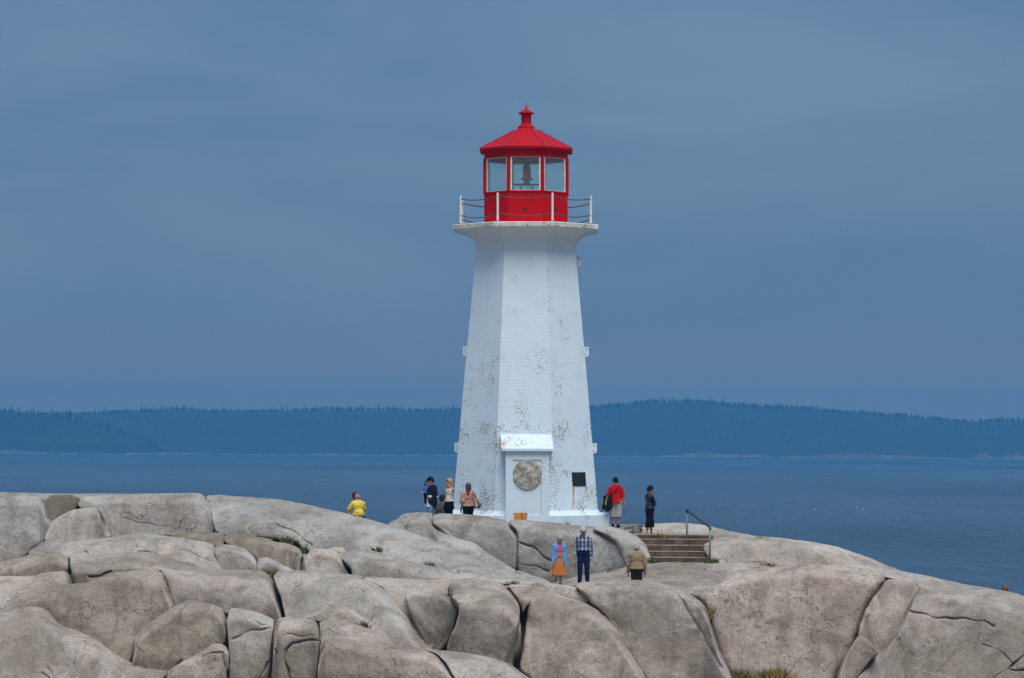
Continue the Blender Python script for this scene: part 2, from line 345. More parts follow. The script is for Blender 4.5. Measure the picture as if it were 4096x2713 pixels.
rk(B((1608,886),(1602,830),(1642,776),(1750,758),(1900,768),(2040,792),(2126,890),(2186,962),(2186,1080),(2146,1230),(2096,1350),(2050,1440),(1850,1392),(1600,1352),(1596,1300),(1664,1150),(1698,1012),(1694,958)), 6, R=.24, tt=16, tf=82, st=.75, d=95.6, grow=.5, mat='granite_pink')
rk(B((1265,882),(1300,838),(1400,842),(1500,832),(1545,842),(1598,892),(1686,960),(1686,1010),(1636,1170),(1512,1335),(1440,1262),(1290,1025)), 6.5, R=.20, tt=30, tf=78, st=.25, d=95.3, mat='granite')
rk(B((740,716),(930,752),(1100,756),(1300,766),(1480,780),(1645,758),(1612,830),(1610,890),(1540,920),(1500,1340),(1395,1302),(1285,1080),(1206,975),(1126,872),(1050,812),(935,758)), 13, R=.14, tt=26, tf=58, st=.2, d=96.0, mat='granite')
rk(B((1320,762),(1400,722),(1600,722),(1850,752),(2240,776),(2060,792),(1900,772),(1750,764),(1500,768)), 14, R=.06, tt=18, tf=40, st=.15, d=97.0, ext=8)
# --- bottom centre
rk(B((1405,1322),(1550,1347),(1800,1372),(2040,1427),(2155,1492),(2290,1590),(2345,1660),(1722,1660),(1655,1500),(1585,1422),(1505,1358)), 1, R=.20, tt=24, tf=50, st=.4, d=91.2, mat='granite')
rk(B((578,1252),(650,1224),(850,1242),(1010,1292),(1200,1302),(1400,1326),(1498,1362),(1576,1430),(1642,1508),(1705,1660),(546,1660),(566,1400)), 2, R=.22, tt=24, tf=72, st=.35, d=91.5, mat='granite_pink')
rk(B((564,1112),(700,1102),(880,1142),(1010,1182),(1150,1242),(1206,1305),(1100,1306),(1000,1290),(850,1246),(660,1228),(578,1246),(572,1150)), 4, R=.12, tt=18, tf=50, st=.2, d=92.5, mat='granite_pink')
rk(B((202,1094),(240,1072),(380,1072),(520,1092),(556,1130),(560,1250),(556,1400),(528,1660),(168,1660),(184,1400),(194,1200)), 2, R=.14, tt=22, tf=76, st=.30, d=92.0, grow=-.6, mat='granite_pink',
   cracks=[(B((560,1262),(440,1262),(350,1290),(290,1340),(282,1400),(300,1480),(328,1580),(330,1660)), 4.5, .16), (B((190,1330),(215,1375)), 4, .12), (B((300,1215),(430,1230),(555,1222)), 5, .04)])
rk(A((1846,1014),(1930,992),(2060,1022),(2220,1082),(2222,1104),(2196,1330),(2176,1660),(1858,1660),(1858,1500),(1866,1360),(1852,1290),(1846,1200)), 3, R=.13, tt=26, tf=74, st=.32, d=92.2, grow=-.6, mat='granite',
   cracks=[(A((1890,1020),(2000,1070),(2120,1130),(2215,1150)), 4, .06), (A((1890,1255),(1960,1210),(2060,1180),(2200,1165)), 5, .08), (A((2180,1440),(2120,1540),(2110,1600)), 4, .12)])
# --- mid left
rk(B((430,1072),(560,994),(640,978),(800,1012),(900,1064),(1040,1156),(1150,1255),(1196,1300),(1010,1180),(880,1142),(700,1104),(560,1104)), 5, R=.12, tt=30, tf=60, st=.15, d=93.4, mat='granite')
rk(B((192,742),(232,698),(500,702),(750,722),(930,762),(1046,822),(1114,882),(1194,982),(1274,1082),(1326,1182),(1394,1290),(1390,1325),(1200,1312),(1130,1240),(1036,1148),(900,1056),(800,1002),(680,972),(580,984),(430,1072),(306,1080),(276,1000),(246,880)), 6, R=.24, tt=24, tf=60, st=.5, d=95.4, mat='granite')
rk(A((1412,985),(1540,928),(1700,957),(1796,1002),(1822,1060),(1832,1268),(1770,1278),(1650,1348),(1480,1438),(1362,1500),(1250,1484),(1054,1452),(1084,1400),(1094,1250),(1174,1144),(1334,1034)), 4, R=.26, tt=34, tf=70, st=.30, d=93.0, grow=.8, mat='granite_dark', cracks=[(A((1480,1420),(1420,1480),(1370,1510)), 5, .1)])
rk(A((1356,1512),(1480,1442),(1650,1346),(1740,1284),(1826,1302),(1850,1360),(1846,1480),(1832,1500),(1822,1660),(1280,1660)), 2.5, R=.15, tt=34, tf=66, st=.2, d=92.0, mat='granite_pink', cracks=[(A((1640,1395),(1720,1362),(1800,1352),(1830,1500),(1826,1660)), 4, .12)])
rk(A((-260,1090),(0,1044),(150,1003),(280,988),(370,1012),(432,1082),(502,1152),(702,1212),(872,1332),(1000,1412),(1100,1472),(1250,1502),(1366,1514),(1300,1570),(1270,1660),(-260,1660)), 2, R=.35, tt=28, tf=55, st=.5, d=92.8, mat='granite_pink', cracks=[(A((385,1490),(420,1530),(440,1560)), 4, .08), (A((340,1530),(400,1568),(410,1620)), 6, .2)])
rk(A((-20,1045),(20,1000),(150,893),(300,843),(500,813),(722,802),(736,770),(830,744),(922,704),(1300,694),(1328,762),(1398,960),(1396,1000),(1330,1030),(1174,1140),(1100,1220),(1082,1300),(1046,1420),(980,1410),(850,1330),(700,1215),(500,1155),(420,1065),(340,1000),(200,1000)), 6, R=.30, tt=26, tf=64, st=.4, d=94.6, mat='granite_dark')
rk(A((-260,905),(0,864),(300,832),(600,802),(724,802),(400,842),(180,893),(60,965),(0,1030),(-260,1100)), 7, R=.10, tt=24, tf=50, st=.15, d=94.9, mat='granite_pink')
rk(A((566,562),(700,553),(722,580),(900,558),(1100,548),(1250,548),(1450,622),(1610,670),(1850,688),(2130,702),(2190,745)) + B((150,742),(186,775),(212,850),(240,960),(262,1075)) + A((2150,1050),(1940,1000),(1860,1000),(1800,985),(1700,950),(1550,935),(1412,970),(1396,950),(1338,765),(1305,704),(920,712),(830,750),(736,782),(722,800),(615,798),(576,650)), 8, R=.22, tt=18, tf=66, st=.50, d=96.0, mat='granite_pink',
   cracks=[(A((730,750),(790,738),(830,742),(900,705)), 5, .2), (A((1300,700),(1340,770),(1400,960)), 4, .14)])
rk(A((-260,690),(0,632),(200,577),(440,549),(540,560),(552,620),(545,690),(330,712),(0,716),(-260,724)), 10, R=.16, tt=22, tf=74, st=.3, d=96.4, mat='granite_dark')
rk(A((-260,748),(0,746),(250,746),(370,718),(548,692),(596,790),(480,812),(300,828),(0,868),(-260,905)), 9, R=.10, tt=20, tf=40, st=.3, d=95.6, mat='granite_pink')
rk(A((215,560),(340,472),(440,434),(545,462),(430,545),(330,562)), 14, R=.14, tt=28, tf=55, st=.2, d=97.6)
rk(A((420,545),(540,468),(700,457),(880,432),(1000,407),(1180,402),(1400,422),(1600,456),(1746,488),(1742,580),(1850,684),(1610,668),(1440,612),(1250,545),(1100,546),(722,577),(695,548),(560,548)), 13, R=.12, tt=22, tf=48, st=.25, d=98.0, mat='granite', cracks=[(A((1120,540),(1250,560),(1420,620),(1610,668)), 5, .10), (A((1150,430),(1400,500),(1600,570),(1780,660)), 4, .06), (A((695,548),(715,578)), 4, .1)])
rk(A((1754,484),(1880,488),(2000,532),(2078,602),(2076,694),(1850,690),(1790,634),(1748,574)), 12, R=.16, tt=34, tf=74, st=.2, d=97.6, mat='granite')
rk(A((2092,602),(2120,594)) + B((150,592),(330,680),(390,694),(300,705),(64,702)), 12, R=.10, tt=36, tf=66, st=.15, d=97.4, mat='granite')
rk(A((1345,398),(1560,383),(1816,392),(1820,468),(1756,476),(1560,432)), 15, R=.12, tt=28, tf=60, st=.15, d=98.6, mat='granite_dark', ext=8)
rk(A((1828,394),(2040,418),(2231,450)) + B((110,446),(220,466),(350,492),(426,545),(404,625),(394,696),(330,690),(64,600),(40,560)) + A((2000,530),(1880,486),(1826,470)), 14, R=.16, tt=24, tf=66, st=.18, d=98.4, mat='granite_dark')
rk(B((462,560),(520,517),(600,522),(690,542),(738,592),(756,632),(770,660),(822,720),(440,702)), 13, R=.18, tt=34, tf=72, st=.2, d=97.6, mat='granite')
rk(B((622,517),(740,507),(775,532),(742,574),(690,542)), 14, R=.08, tt=36, tf=60, st=.1, d=98.2)
rk(B((746,582),(800,542),(870,527),(1080,552),(1350,642),(1500,667),(1600,702),(1722,728),(1480,718),(1345,748),(1280,770),(1080,754),(834,720),(824,670),(776,620)), 13, R=.18, tt=22, tf=62, st=.35, d=97.4, mat='granite_grey')
# --- the long left whaleback
rk(A((1664,90),(1800,86),(2010,104),(2231,117)) + B((200,118),(400,152),(600,196),(800,241),(940,281),(1110,322),(1400,421),(1700,541),(2000,661),(2231,731)) + C((100,690),(230,726),(440,796),(300,800),(60,780),(-100,770)) + B((2000,758),(1740,730),(1500,664),(1350,634),(1080,549),(830,524),(620,519),(500,494),(420,460),(380,440),(0,412)) + A((2231,450),(1830,408),(1760,388),(1744,340),(1722,240),(1702,150)), 18, R=.30, tt=20, tf=58, st=.9, d=None, dmul=1.0, mat='granite_grey',
   cracks=[(B((500,494),(400,408),(330,370),(150,290)), 4, .10), (B((80,290),(250,230),(330,170)), 4, .04), (B((920,280),(1000,330),(1080,395),(1300,450)), 3, .03), (B((120,285),(-20,370),(-140,420)), 4, .05)])
rk(A((640,96),(1000,86),(1590,84),(1636,96),(1694,150),(1718,250),(1736,376),(1600,388),(1300,384),(900,416),(890,396),(838,330),(806,285),(820,197),(640,192)), 19, R=.14, tt=24, tf=66, st=.25, d=101.5, ext=10, mat='granite_grey', cracks=[(A((990,270),(1150,310),(1400,345)), 3, .03)])
rk(A((432,292),(520,242),(640,197),(814,194),(798,286),(832,332),(882,402),(880,424),(700,458),(540,463),(350,450)), 18.5, R=.06, tt=56, tf=66, st=.2, d=101.25, ext=10, grow=5, mat='granite')
rk(A((360,98),(640,96),(604,182),(522,242),(432,290),(372,276)), 20, R=.02, tt=58, tf=62, st=.1, d=101.42, ext=6, amp=.3, grow=7, sharp=True, mat='moss_rock')
rk(A((-260,104),(0,102),(200,95),(350,97),(358,200),(366,277),(422,292),(402,360),(345,447),(200,548),(0,624),(-260,700)), 18.5, R=.10, tt=30, tf=66, st=.25, d=101.4, ext=10, mat='granite_grey', cracks=[(A((0,490),(30,510),(60,530)), 4, .06)])
rk(A((-260,64),(0,66),(360,74),(1000,76),(1580,71),(1650,78),(1668,96),(1590,94),(1000,100),(640,112),(350,108),(200,106),(0,112),(-260,114)), 21, R=.08, tt=14, tf=30, st=.1, d=102.6, ext=14, mat='granite_grey')
# --- the rocks under the tower
rk(B((1105,335),(1160,291),(1192,284),(1235,242),(1330,227),(1455,228),(1478,246),(1470,292),(1462,322),(1540,388),(1700,443),(1810,468),(1920,548),(2050,628),(2158,694),(2200,780),(1900,700),(1500,560),(1200,450)), 30, R=.30, tt=26, tf=66, st=.3, d=105.1, mat='granite_grey')
rk(B((1492,242),(1600,236),(1850,251),(2060,286),(2136,336),(2168,390),(2164,560),(2154,672),(2040,604),(1920,524),(1800,449),(1700,428),(1560,368),(1486,312),(1480,280)), 30, R=.34, tt=24, tf=70, st=.3, d=105.1, mat='granite_grey')
rk(C((60,284),(200,290),(400,309),(600,329),(742,345),(900,374),(1010,450),(1062,560),(1080,650),(960,690),(800,730),(640,758),(500,772),(330,760),(150,712),(144,500),(152,370)), 29, R=.42, tt=26, tf=74, st=.35, d=106.1, mat='granite_grey', ext=14,
   cracks=[(C((160,470),(190,475),(260,505),(330,560),(410,612)), 5, .16), (C((150,642),(230,652),(300,668),(390,695)), 4, .12)])
rk(C((742,344),(880,337),(1000,370),(1080,410),(1136,440),(1186,500),(1212,570),(1210,630),(1140,652),(1044,652),(992,560),(954,462),(856,386)), 28, R=.20, tt=30, tf=70, st=.3, d=105.5, grow=4, rs=.2, mat='granite_grey', ext=10)
rk(C((420,792),(620,752),(800,716),(960,690),(1050,655),(1200,641),(1420,631),(1560,633),(1760,640),(1900,700),(1810,772),(1700,802),(1480,900),(1300,930),(1100,930),(880,930),(600,900),(420,870)), 26, R=.05, tt=9.5, tf=9.5, st=.5, d=104.3, mat='granite_floor', ext=0,
   cracks=[(C((1190,682),(1260,682),(1330,668)), 4, .12), (C((1380,695),(1440,686),(1500,684),(1590,680)), 4, .14), (C((1640,700),(1750,740),(1800,765)), 4, .1)])
rk(C((1640,656),(1800,634),(2050,642),(2180,667),(2260,690),(2100,712),(1950,745),(1830,790),(1750,722)), 25, R=.08, tt=24, tf=40, st=.2, d=103.4, mat='granite', cracks=[(C((1660,660),(1760,672),(1900,665),(2100,680)), 4, .12), (C((1740,715),(1900,712),(2010,692)), 4, .1), (C((1925,660),(1930,712)), 4, .08)], ext=12)
rk(C((1640,500),(1705,442),(1800,433),(2000,430),(2231,430)) + D((0,416),(200,430),(450,460),(650,491),(830,546),(1000,611),(1150,671),(1300,718),(1100,725),(900,700),(600,672),(380,666),(190,682)) + C((2231,680),(2050,655),(1800,645),(1760,612),(1712,588)), 27, R=.24, tt=24, tf=56, st=.4, d=105.5, mat='granite', cracks=[(C((2231,660),(2150,640),(2050,625)), 5, .06), (D((960,650),(1050,665),(1120,690)), 4, .08)], ext=10)
rk(C((1120,336),(1270,317),(1430,311),(1600,321),(1750,351),(1900,391),(2060,413),(2110,436),(1900,470),(1700,480),(1120,470)), 33, R=.22, tt=26, tf=60, st=.3, d=108.3, mat='granite', ext=0)
def dtop(v): return 96 + (2330 - v) * 0.0205

S = 3.0
U0, V0 = -140, 1920; NU, NV = int((4380 + 0 - U0) / S) + 1, int((2780 - V0) / S) + 1
zbuf = np.full((NV, NU), np.nan)
def chaikin(p, it=2):
    p = np.array(p, float)
    for _ in range(it):
        q = np.roll(p, -1, 0); a = p * .78 + q * .22; b = p * .22 + q * .78
        p = np.empty((len(a) * 2, 2)); p[0::2] = a; p[1::2] = b
    return p
def seg_dist(px, py, poly, closed=True):
    best = np.full(px.shape, 1e9); bx = np.zeros_like(px); by = np.zeros_like(py)
    n = len(poly)
    for i in range(n if closed else n - 1):
        ax, ay = poly[i]; cx, cy = poly[(i + 1) % n]
        ex, ey = cx - ax, cy - ay; l2 = ex * ex + ey * ey + 1e-9
        t = np.clip(((px - ax) * ex + (py - ay) * ey) / l2, 0, 1)
        qx, qy = ax + t * ex, ay + t * ey; dd = np.hypot(px - qx, py - qy)
        k = dd < best; best = np.where(k, dd, best); bx = np.where(k, qx, bx); by = np.where(k, qy, by)
    return best, bx, by
def inside(px, py, poly):
    r = np.zeros(px.shape, bool); n = len(poly)
    for i in range(n):
        ax, ay = poly[i]; cx, cy = poly[(i + 1) % n]
        if ay == cy: continue
        k = ((ay > py) != (cy > py)) & (px < (cx - ax) * (py - ay) / (cy - ay) + ax); r ^= k
    return r
def fbm_noise(pts, sc_, seed):
    o = Vector((seed * 13.7, seed * 5.1, seed * 3.3))
    return np.array([mnoise.noise(Vector(q) * sc_ + o) for q in pts.tolist()])
headland = bpy.data.objects.new('headland', None)   # mesh set below
rock_list = []
for idx, (poly, zz, kw) in sorted(enumerate(ROCKS), key=lambda q: q[1][1]):
    poly = np.array(poly, float)
    ext = kw.get('ext', 22)
    vm = poly[:, 1].mean()
    if ext:
        # the foot of a block goes on behind the block before it
        cen = poly.mean(0)
        for i in range(len(poly)):
            a, c = poly[i - 1], poly[(i + 1) % len(poly)]
            if poly[i, 1] > vm and (c - a)[0] < 0 and abs((c - a)[0]) > .5 * abs((c - a)[1]) and poly[i, 1] < 2700: poly[i, 1] += ext
    poly = chaikin(poly, 1 if kw.get('sharp') else 2)
    tn = np.roll(poly, -1, 0) - np.roll(poly, 1, 0); tn /= np.hypot(tn[:, 0], tn[:, 1])[:, None] + 1e-9
    area = np.sum(poly[:, 0] * np.roll(poly[:, 1], -1) - np.roll(poly[:, 0], -1) * poly[:, 1])
    poly = poly + np.stack([tn[:, 1], -tn[:, 0]], 1) * (kw.get('grow', 2.8) * (1 if area > 0 else -1))
    # uneven, hand-broken edge
    arc = np.cumsum(np.hypot(*(np.roll(poly, -1, 0) - poly).T))
    poly += np.stack([1.3 * np.sin(arc / 23 + idx) + .9 * np.sin(arc / 9.3 + idx * 2), 1.1 * np.sin(arc / 19 + idx * 3) + .8 * np.sin(arc / 7.7 + idx)], 1) * .8
    i0, i1 = int((poly[:, 0].min() - U0) / S) - 2, int((poly[:, 0].max() - U0) / S) + 3
    j0, j1 = int((poly[:, 1].min() - V0) / S) - 2, int((poly[:, 1].max() - V0) / S) + 3
    i0, j0, i1, j1 = max(i0, 0), max(j0, 0), min(i1, NU), min(j1, NV)
    gu, gv = np.meshgrid(U0 + S * np.arange(i0, i1), V0 + S * np.arange(j0, j1))
    ins = inside(gu, gv, poly); e, bx, by = seg_dist(gu, gv, poly)
    sd = np.where(ins, e, -e)
    keep = sd > -S * .78
    pu = np.where(sd < 0, bx, gu); pv = np.where(sd < 0, by, gv); e = np.maximum(sd, 0)
    vtop = np.where(keep, pv, 1e6).min(0); ok = vtop < 1e5
    cols = np.arange(len(vtop)); vtop = np.interp(cols, cols[ok], vtop[ok])
    kk = 7; vtop = np.convolve(np.pad(vtop, kk, mode='edge'), np.ones(2 * kk + 1) / (2 * kk + 1), 'valid')
    d = kw.get('d'); vref = vtop[ok].mean()
    if d is None: dcol = dtop(vtop)
    else: dcol = d + (vref - vtop) * .0065
    p = F / (d or 99.0)
    s = np.maximum((pv - vtop[None, :]) / p, 0)
    smax = max(s[keep].max(), .05)
    ss = np.linspace(0, smax, 120); st = kw.get('st', .35); tr = np.clip((ss - st * .55) / max(st * .9, .05), 0, 1); tr = tr * tr * (3 - 2 * tr)
    tf_a = kw.get('tf', 70); tf_a = min(tf_a + 5, 86) if tf_a > 52 else tf_a; tt_a = kw.get('tt', 22) * (.85 if tf_a > 30 else 1); th = np.radians(tt_a + (tf_a - tt_a) * tr)
    g = np.concatenate([[0], np.cumsum(1 / np.tan((th[1:] + th[:-1]) / 2) * np.diff(ss))])
    vbot = np.where(keep, pv, -1).max(0); hcol = np.maximum((vbot - vtop) / p, .2)[None, :]
    dep = dcol[None, :] - np.interp(s, ss, g)
    if tf_a > 66:      # the foot of a steep face is undercut
        fr = np.clip((s / hcol - .55) / .45, 0, 1); dep = dep + fr * fr * .42 * np.minimum(hcol, 1.3) * kw.get('under', .32 if zz < 12 or zz > 25 else .15)
    em = e / p; Rr = min(kw.get('R', .2) * .72, .95 * em[keep].max() + .01)
    dl = np.maximum(np.hypot(gu - bx, gv - by), 1e-6); wt = np.where(sd >= 0, gv - by, by - gv) / dl
    rs_ = kw.get('rs', .32); rb_ = kw.get('rb', .22); Rl = Rr * np.interp(wt, [-1, -.7, 0, .5, 1], [rb_, rb_, rs_, (1 + rs_) / 2, 1])
    x = np.clip(1 - em / Rl, 0, 1); dep = dep + Rl * (1 - np.sqrt(np.maximum(1 - x * x, 0)))
    for line, wd, dp in kw.get('cracks', []):
        ln = np.array(line, float)
        cd, _, _ = seg_dist(pu + 2.5 * np.sin(pv / 11.0), pv + 2.5 * np.sin(pu / 13.0), ln, False)
        md = .5 + .5 * np.sin(pu / 37.0 + 2 * np.sin(pv / 23.0) + idx); wd = wd * (.45 + .4 * md); dp = dp * (.35 + .65 * md); dep = dep + dp * np.exp(-(cd / wd) ** 2) + dp * .12 * np.exp(-(cd / (wd * 3.0)) ** 2)
    # uneven surface
    kidx = np.full(keep.shape, -1); kidx[keep] = np.arange(keep.sum())
    w3 = Pn(pu[keep], pv[keep], dep[keep])
    amp = kw.get('amp', 1.0)
    nz_ = .120 * fbm_noise(w3, .8, 1) + .045 * fbm_noise(w3, 2.1, 2) + .014 * fbm_noise(w3, 5.5, 3)
    rim = np.clip(em[keep] / .12, .25, 1)
    dep[keep] += nz_ * amp * rim
    zb = zbuf[j0:j1, i0:i1]
    both = keep & ~np.isnan(zb)
    if both.any():
        need = float(np.percentile((zb - dep + .05)[both], 97))
        if need > 0: dep = dep + min(need, 1.6)
    upd = keep & (np.isnan(zb) | (dep < zb)); zb[upd] = dep[upd]
    V_ = Pn(pu[keep], pv[keep], dep[keep])
    a = kidx[:-1, :-1]; b = kidx[:-1, 1:]; c = kidx[1:, 1:]; dq = kidx[1:, :-1]
    full = (a >= 0) & (b >= 0) & (c >= 0) & (dq >= 0)
    anyin = ins[:-1, :-1] | ins[:-1, 1:] | ins[1:, 1:] | ins[1:, :-1]
    full &= anyin
    F_ = np.stack([a[full], dq[full], c[full], b[full]], 1)
    # skirt: the sides of the block run back into the hill
    ed = np.concatenate([F_[:, [0, 1]], F_[:, [1, 2]], F_[:, [2, 3]], F_[:, [3, 0]]])
    key = ed[:, 0].astype(np.int64) * 10 ** 7 + ed[:, 1]; rkey = ed[:, 1].astype(np.int64) * 10 ** 7 + ed[:, 0]
    be = ed[~np.isin(key, rkey)]
    bv = np.unique(be); mp_ = np.full(len(V_), -1); mp_[bv] = len(V_) + np.arange(len(bv)); nb = len(bv)
    V_ = np.concatenate([V_, V_[bv], V_[bv] + np.array([0, 1.1, -.25])])
    F_ = np.concatenate([F_, np.stack([mp_[be[:, 1]], mp_[be[:, 0]], mp_[be[:, 0]] + nb, mp_[be[:, 1]] + nb], 1)])
    cen = V_.mean(0)
    o = link('rock', mesh_np('rock', V_ - cen, F_), MAT[kw.get('mat', 'granite')], headland, tuple(cen))
    rock_list.append(o)

# the ground behind and under the blocks
stair_poly = np.array(C((1090,395),(1160,330),(1260,400),(1760,420),(1800,640),(1200,640),(1100,440)))
gu, gv = np.meshgrid(U0 + S * np.arange(NU), V0 + S * np.arange(NV))
sm = inside(gu, gv, stair_poly); zbuf[sm] = np.fmax(np.nan_to_num(zbuf[sm], nan=0), 107.2)
Q = 5; nv, nu = NV // Q, NU // Q
blk = np.nan_to_num(zbuf[:nv * Q, :nu * Q], nan=-1).reshape(nv, Q, nu, Q).max((1, 3))
for _ in range(2):
    pd = np.pad(blk, 1, mode='edge'); blk2 = np.max([pd[a:a + nv, b:b + nu] for a in range(3) for b in range(3)], 0)
    blk = np.where(blk > 0, blk2, blk) if _ == 0 else blk
full_c = np.where((blk > 0).any(0))[0]
blk = blk[:, [full_c[np.argmin(abs(full_c - i))] for i in range(nu)]]
top = np.array([np.argmax(blk[:, i] > 0) for i in range(nu)])
for i in range(nu):
    col = blk[:, i]; k = np.where(col > 0)[0]
    blk[:, i] = np.interp(np.arange(nv), k, col[k])
us = U0 + S * Q * (np.arange(nu) + .5); vs = V0 + S * Q * (np.arange(nv) + .5)
grid = []
for i in range(nu):
    rowsP = []
    t0 = top[i] + 1
    zt = P(us[i], vs[min(t0, nv - 1)], blk[min(t0, nv - 1), i])
    far = 12 if 1850 < us[i] < 2950 else 7
    rowsP += [(zt.x * 1.3, zt.y + far + 40, SEA - 2), (zt.x * 1.1, zt.y + far + 8, zt.z - 3.5), (zt.x, zt.y + far, zt.z - 1.0), (zt.x, zt.y + 1.2, zt.z - .55)]
    for j in range(nv):
        jj = max(j, t0); dd = blk[jj, i] + .75
        q = P(us[i], vs[jj] if j >= t0 else vs[t0] - 0.01 * (t0 - j), dd); rowsP.append(tuple(q))
    q = P(us[i], vs[-1], blk[-1, i])
    for dy, dz in ((4, .5), (10, 1.2), (25, 1.8), (45, 1.2), (70, -.6), (84, -2.2), (110, -2.4), (125, 5)):
        rowsP.append((q.x * (1 - dy / 300), q.y - dy, q.z - dz))
    grid.append(rowsP)
grid = np.array(grid); nu_, nr_, _ = grid.shape
# outer flanks run down into the sea
lf = grid[:1].copy(); lf[..., 0] -= 14; lf[..., 2] -= 2; lf2 = grid[:1].copy(); lf2[..., 0] -= 60; lf2[..., 2] = SEA - 2
rf = grid[-1:].copy(); rf[..., 0] += 14; rf[..., 2] -= 2; rf2 = grid[-1:].copy(); rf2[..., 0] += 60; rf2[..., 2] = SEA - 2
grid = np.concatenate([lf2, lf, grid, rf, rf2]); nu_ = len(grid)
F_ = [(i * nr_ + j, i * nr_ + j + 1, (i + 1) * nr_ + j + 1, (i + 1) * nr_ + j) for i in range(nu_ - 1) for j in range(nr_ - 1)]
hm = mesh_np('headland', grid.reshape(-1, 3), F_)
hm.materials.append(MAT['granite_dark'])
kids = list(rock_list)
h2 = bpy.data.objects.new('headland_ground', hm); COL.objects.link(h2)
for o in kids: o.parent = h2
bpy.data.objects.remove(headland); h2.name = 'headland'; tag(h2, kind='structure')

# ------------------------------------------------------------------ lighthouse
TP = 112.0
def zt_(v, d=110.0): return EYE.z - (v - HOR - 0.30) * d / F
def aw(px): return px / TP
def mat_paint(name, peel=1.0, boards=True):
    m, t, b = new_mat(name, 0.55); v = objco(t)
    base = ramp(t, noise(t, v, 0.7, 5, 0.6).outputs['Fac'], [(0.3, (0.60, 0.705, 0.775)), (0.7, (0.665, 0.765, 0.825))]).outputs[0]
    gr = noise(t, scaled(t, v, (2.2, 2.2, 0.25)), 1.4, 5, 0.6)
    base = mixc(t, math_(t, 'MULTIPLY', ramp(t, gr.outputs['Fac'], [(0.52, (0, 0, 0)), (0.78, (1, 1, 1))]).outputs[0], 0.30), base, (0.60, 0.60, 0.585))
    sx = N(t, 'ShaderNodeSeparateXYZ'); L(t, v, sx.inputs[0])
    # flaked paint: sharp little chips, gathered in clusters, most of them on the lower half
    hm_ = N(t, 'ShaderNodeMapRange'); L(t, sx.outputs['Z'], hm_.inputs[0])
    hm_.inputs[1].default_value = 9.0; hm_.inputs[2].default_value = 3.2; hm_.inputs[3].default_value = -0.075; hm_.inputs[4].default_value = 0.02
    cl = noise(t, scaled(t, v, (1, 1, .8), (5, 1, 3)), 0.95, 3, 0.55, 0.3)
    ch = noise(t, scaled(t, v, (1, 1, 1.7)), 15.0, 3, 0.55, 0.2)
    s_ = math_(t, 'ADD', math_(t, 'MULTIPLY', ch.outputs['Fac'], 0.76), math_(t, 'MULTIPLY', cl.outputs['Fac'], 0.58))
    s_ = math_(t, 'ADD', s_, hm_.outputs[0])
    # the arrises of the octagon lose their paint first
    an_ = math_(t, 'FRACT', math_(t, 'ADD', math_(t, 'MULTIPLY', math_(t, 'ARCTAN2', sx.outputs['Y'], sx.outputs['X']), 4 / math.pi), 10.527))
    eg = math_(t, 'MINIMUM', an_, math_(t, 'SUBTRACT', 1.0, an_))
    ew = ramp(t, eg, [(0.0, (1, 1, 1)), (0.09, (0, 0, 0))]).outputs[0]
    s_ = math_(t, 'ADD', s_, math_(t, 'MULTIPLY', ew, .028 if boards else 0.0))
    mk = ramp(t, s_, [(0.792 + (1 - peel) * .06, (0, 0, 0)), (0.806 + (1 - peel) * .06, (1, 1, 1))]).outputs[0]
    ch2 = noise(t, scaled(t, v, (1, 1, 1.5), (9, 2, 4)), 30.0, 2, 0.6); cl2 = noise(t, scaled(t, v, (1, 1, .7), (1, 7, 2)), 2.6, 3, 0.6)
    s2 = math_(t, 'ADD', math_(t, 'MULTIPLY', ch2.outputs['Fac'], .62), math_(t, 'MULTIPLY', cl2.outputs['Fac'], .42))
    mk2 = ramp(t, math_(t, 'ADD', math_(t, 'ADD', s2, math_(t, 'MULTIPLY', ew, .028 if boards else 0.0)), math_(t, 'MULTIPLY', hm_.outputs[0], .35)), [(.640 + (1 - peel) * .06, (0, 0, 0)), (.655 + (1 - peel) * .06, (1, 1, 1))]).outputs[0]
    mk = math_(t, 'MAXIMUM', mk, math_(t, 'MULTIPLY', mk2, .75))
    under = ramp(t, noise(t, v, 9.0, 3).outputs['Fac'], [(0.3, (0.17, 0.13, 0.10)), (0.55, (0.30, 0.26, 0.20)), (0.75, (0.40, 0.38, 0.34))]).outputs[0]
    base = mixc(t, mk, base, under)
    h = math_(t, 'MULTIPLY', mk, -0.35)
    if boards:
        wv = N(t, 'ShaderNodeTexWave', wave_type='BANDS', bands_direction='Z', ins={'Scale': 2.6, 'Distortion': 0.35, 'Detail': 2.0}); L(t, v, wv.inputs['Vector'])
        ln = ramp(t, wv.outputs['Fac'], [(0.0, (0, 0, 0)), (0.10, (1, 1, 1))]).outputs[0]
        vis = noise(t, scaled(t, v, (.5, .5, 2.5), (1, 2, 3)), 0.8, 2)
        h = math_(t, 'ADD', h, math_(t, 'MULTIPLY', math_(t, 'MULTIPLY', ln, ramp(t, vis.outputs['Fac'], [(.4, (0, 0, 0)), (.7, (1, 1, 1))]).outputs[0]), 0.8))
    h = math_(t, 'ADD', h, math_(t, 'MULTIPLY', noise(t, v, 18, 4).outputs['Fac'], 0.15))
    bump(t, b, h, 0.35, 0.012)
    L(t, base, b.inputs['Base Color'])
    return m, t, b, base, v, sx
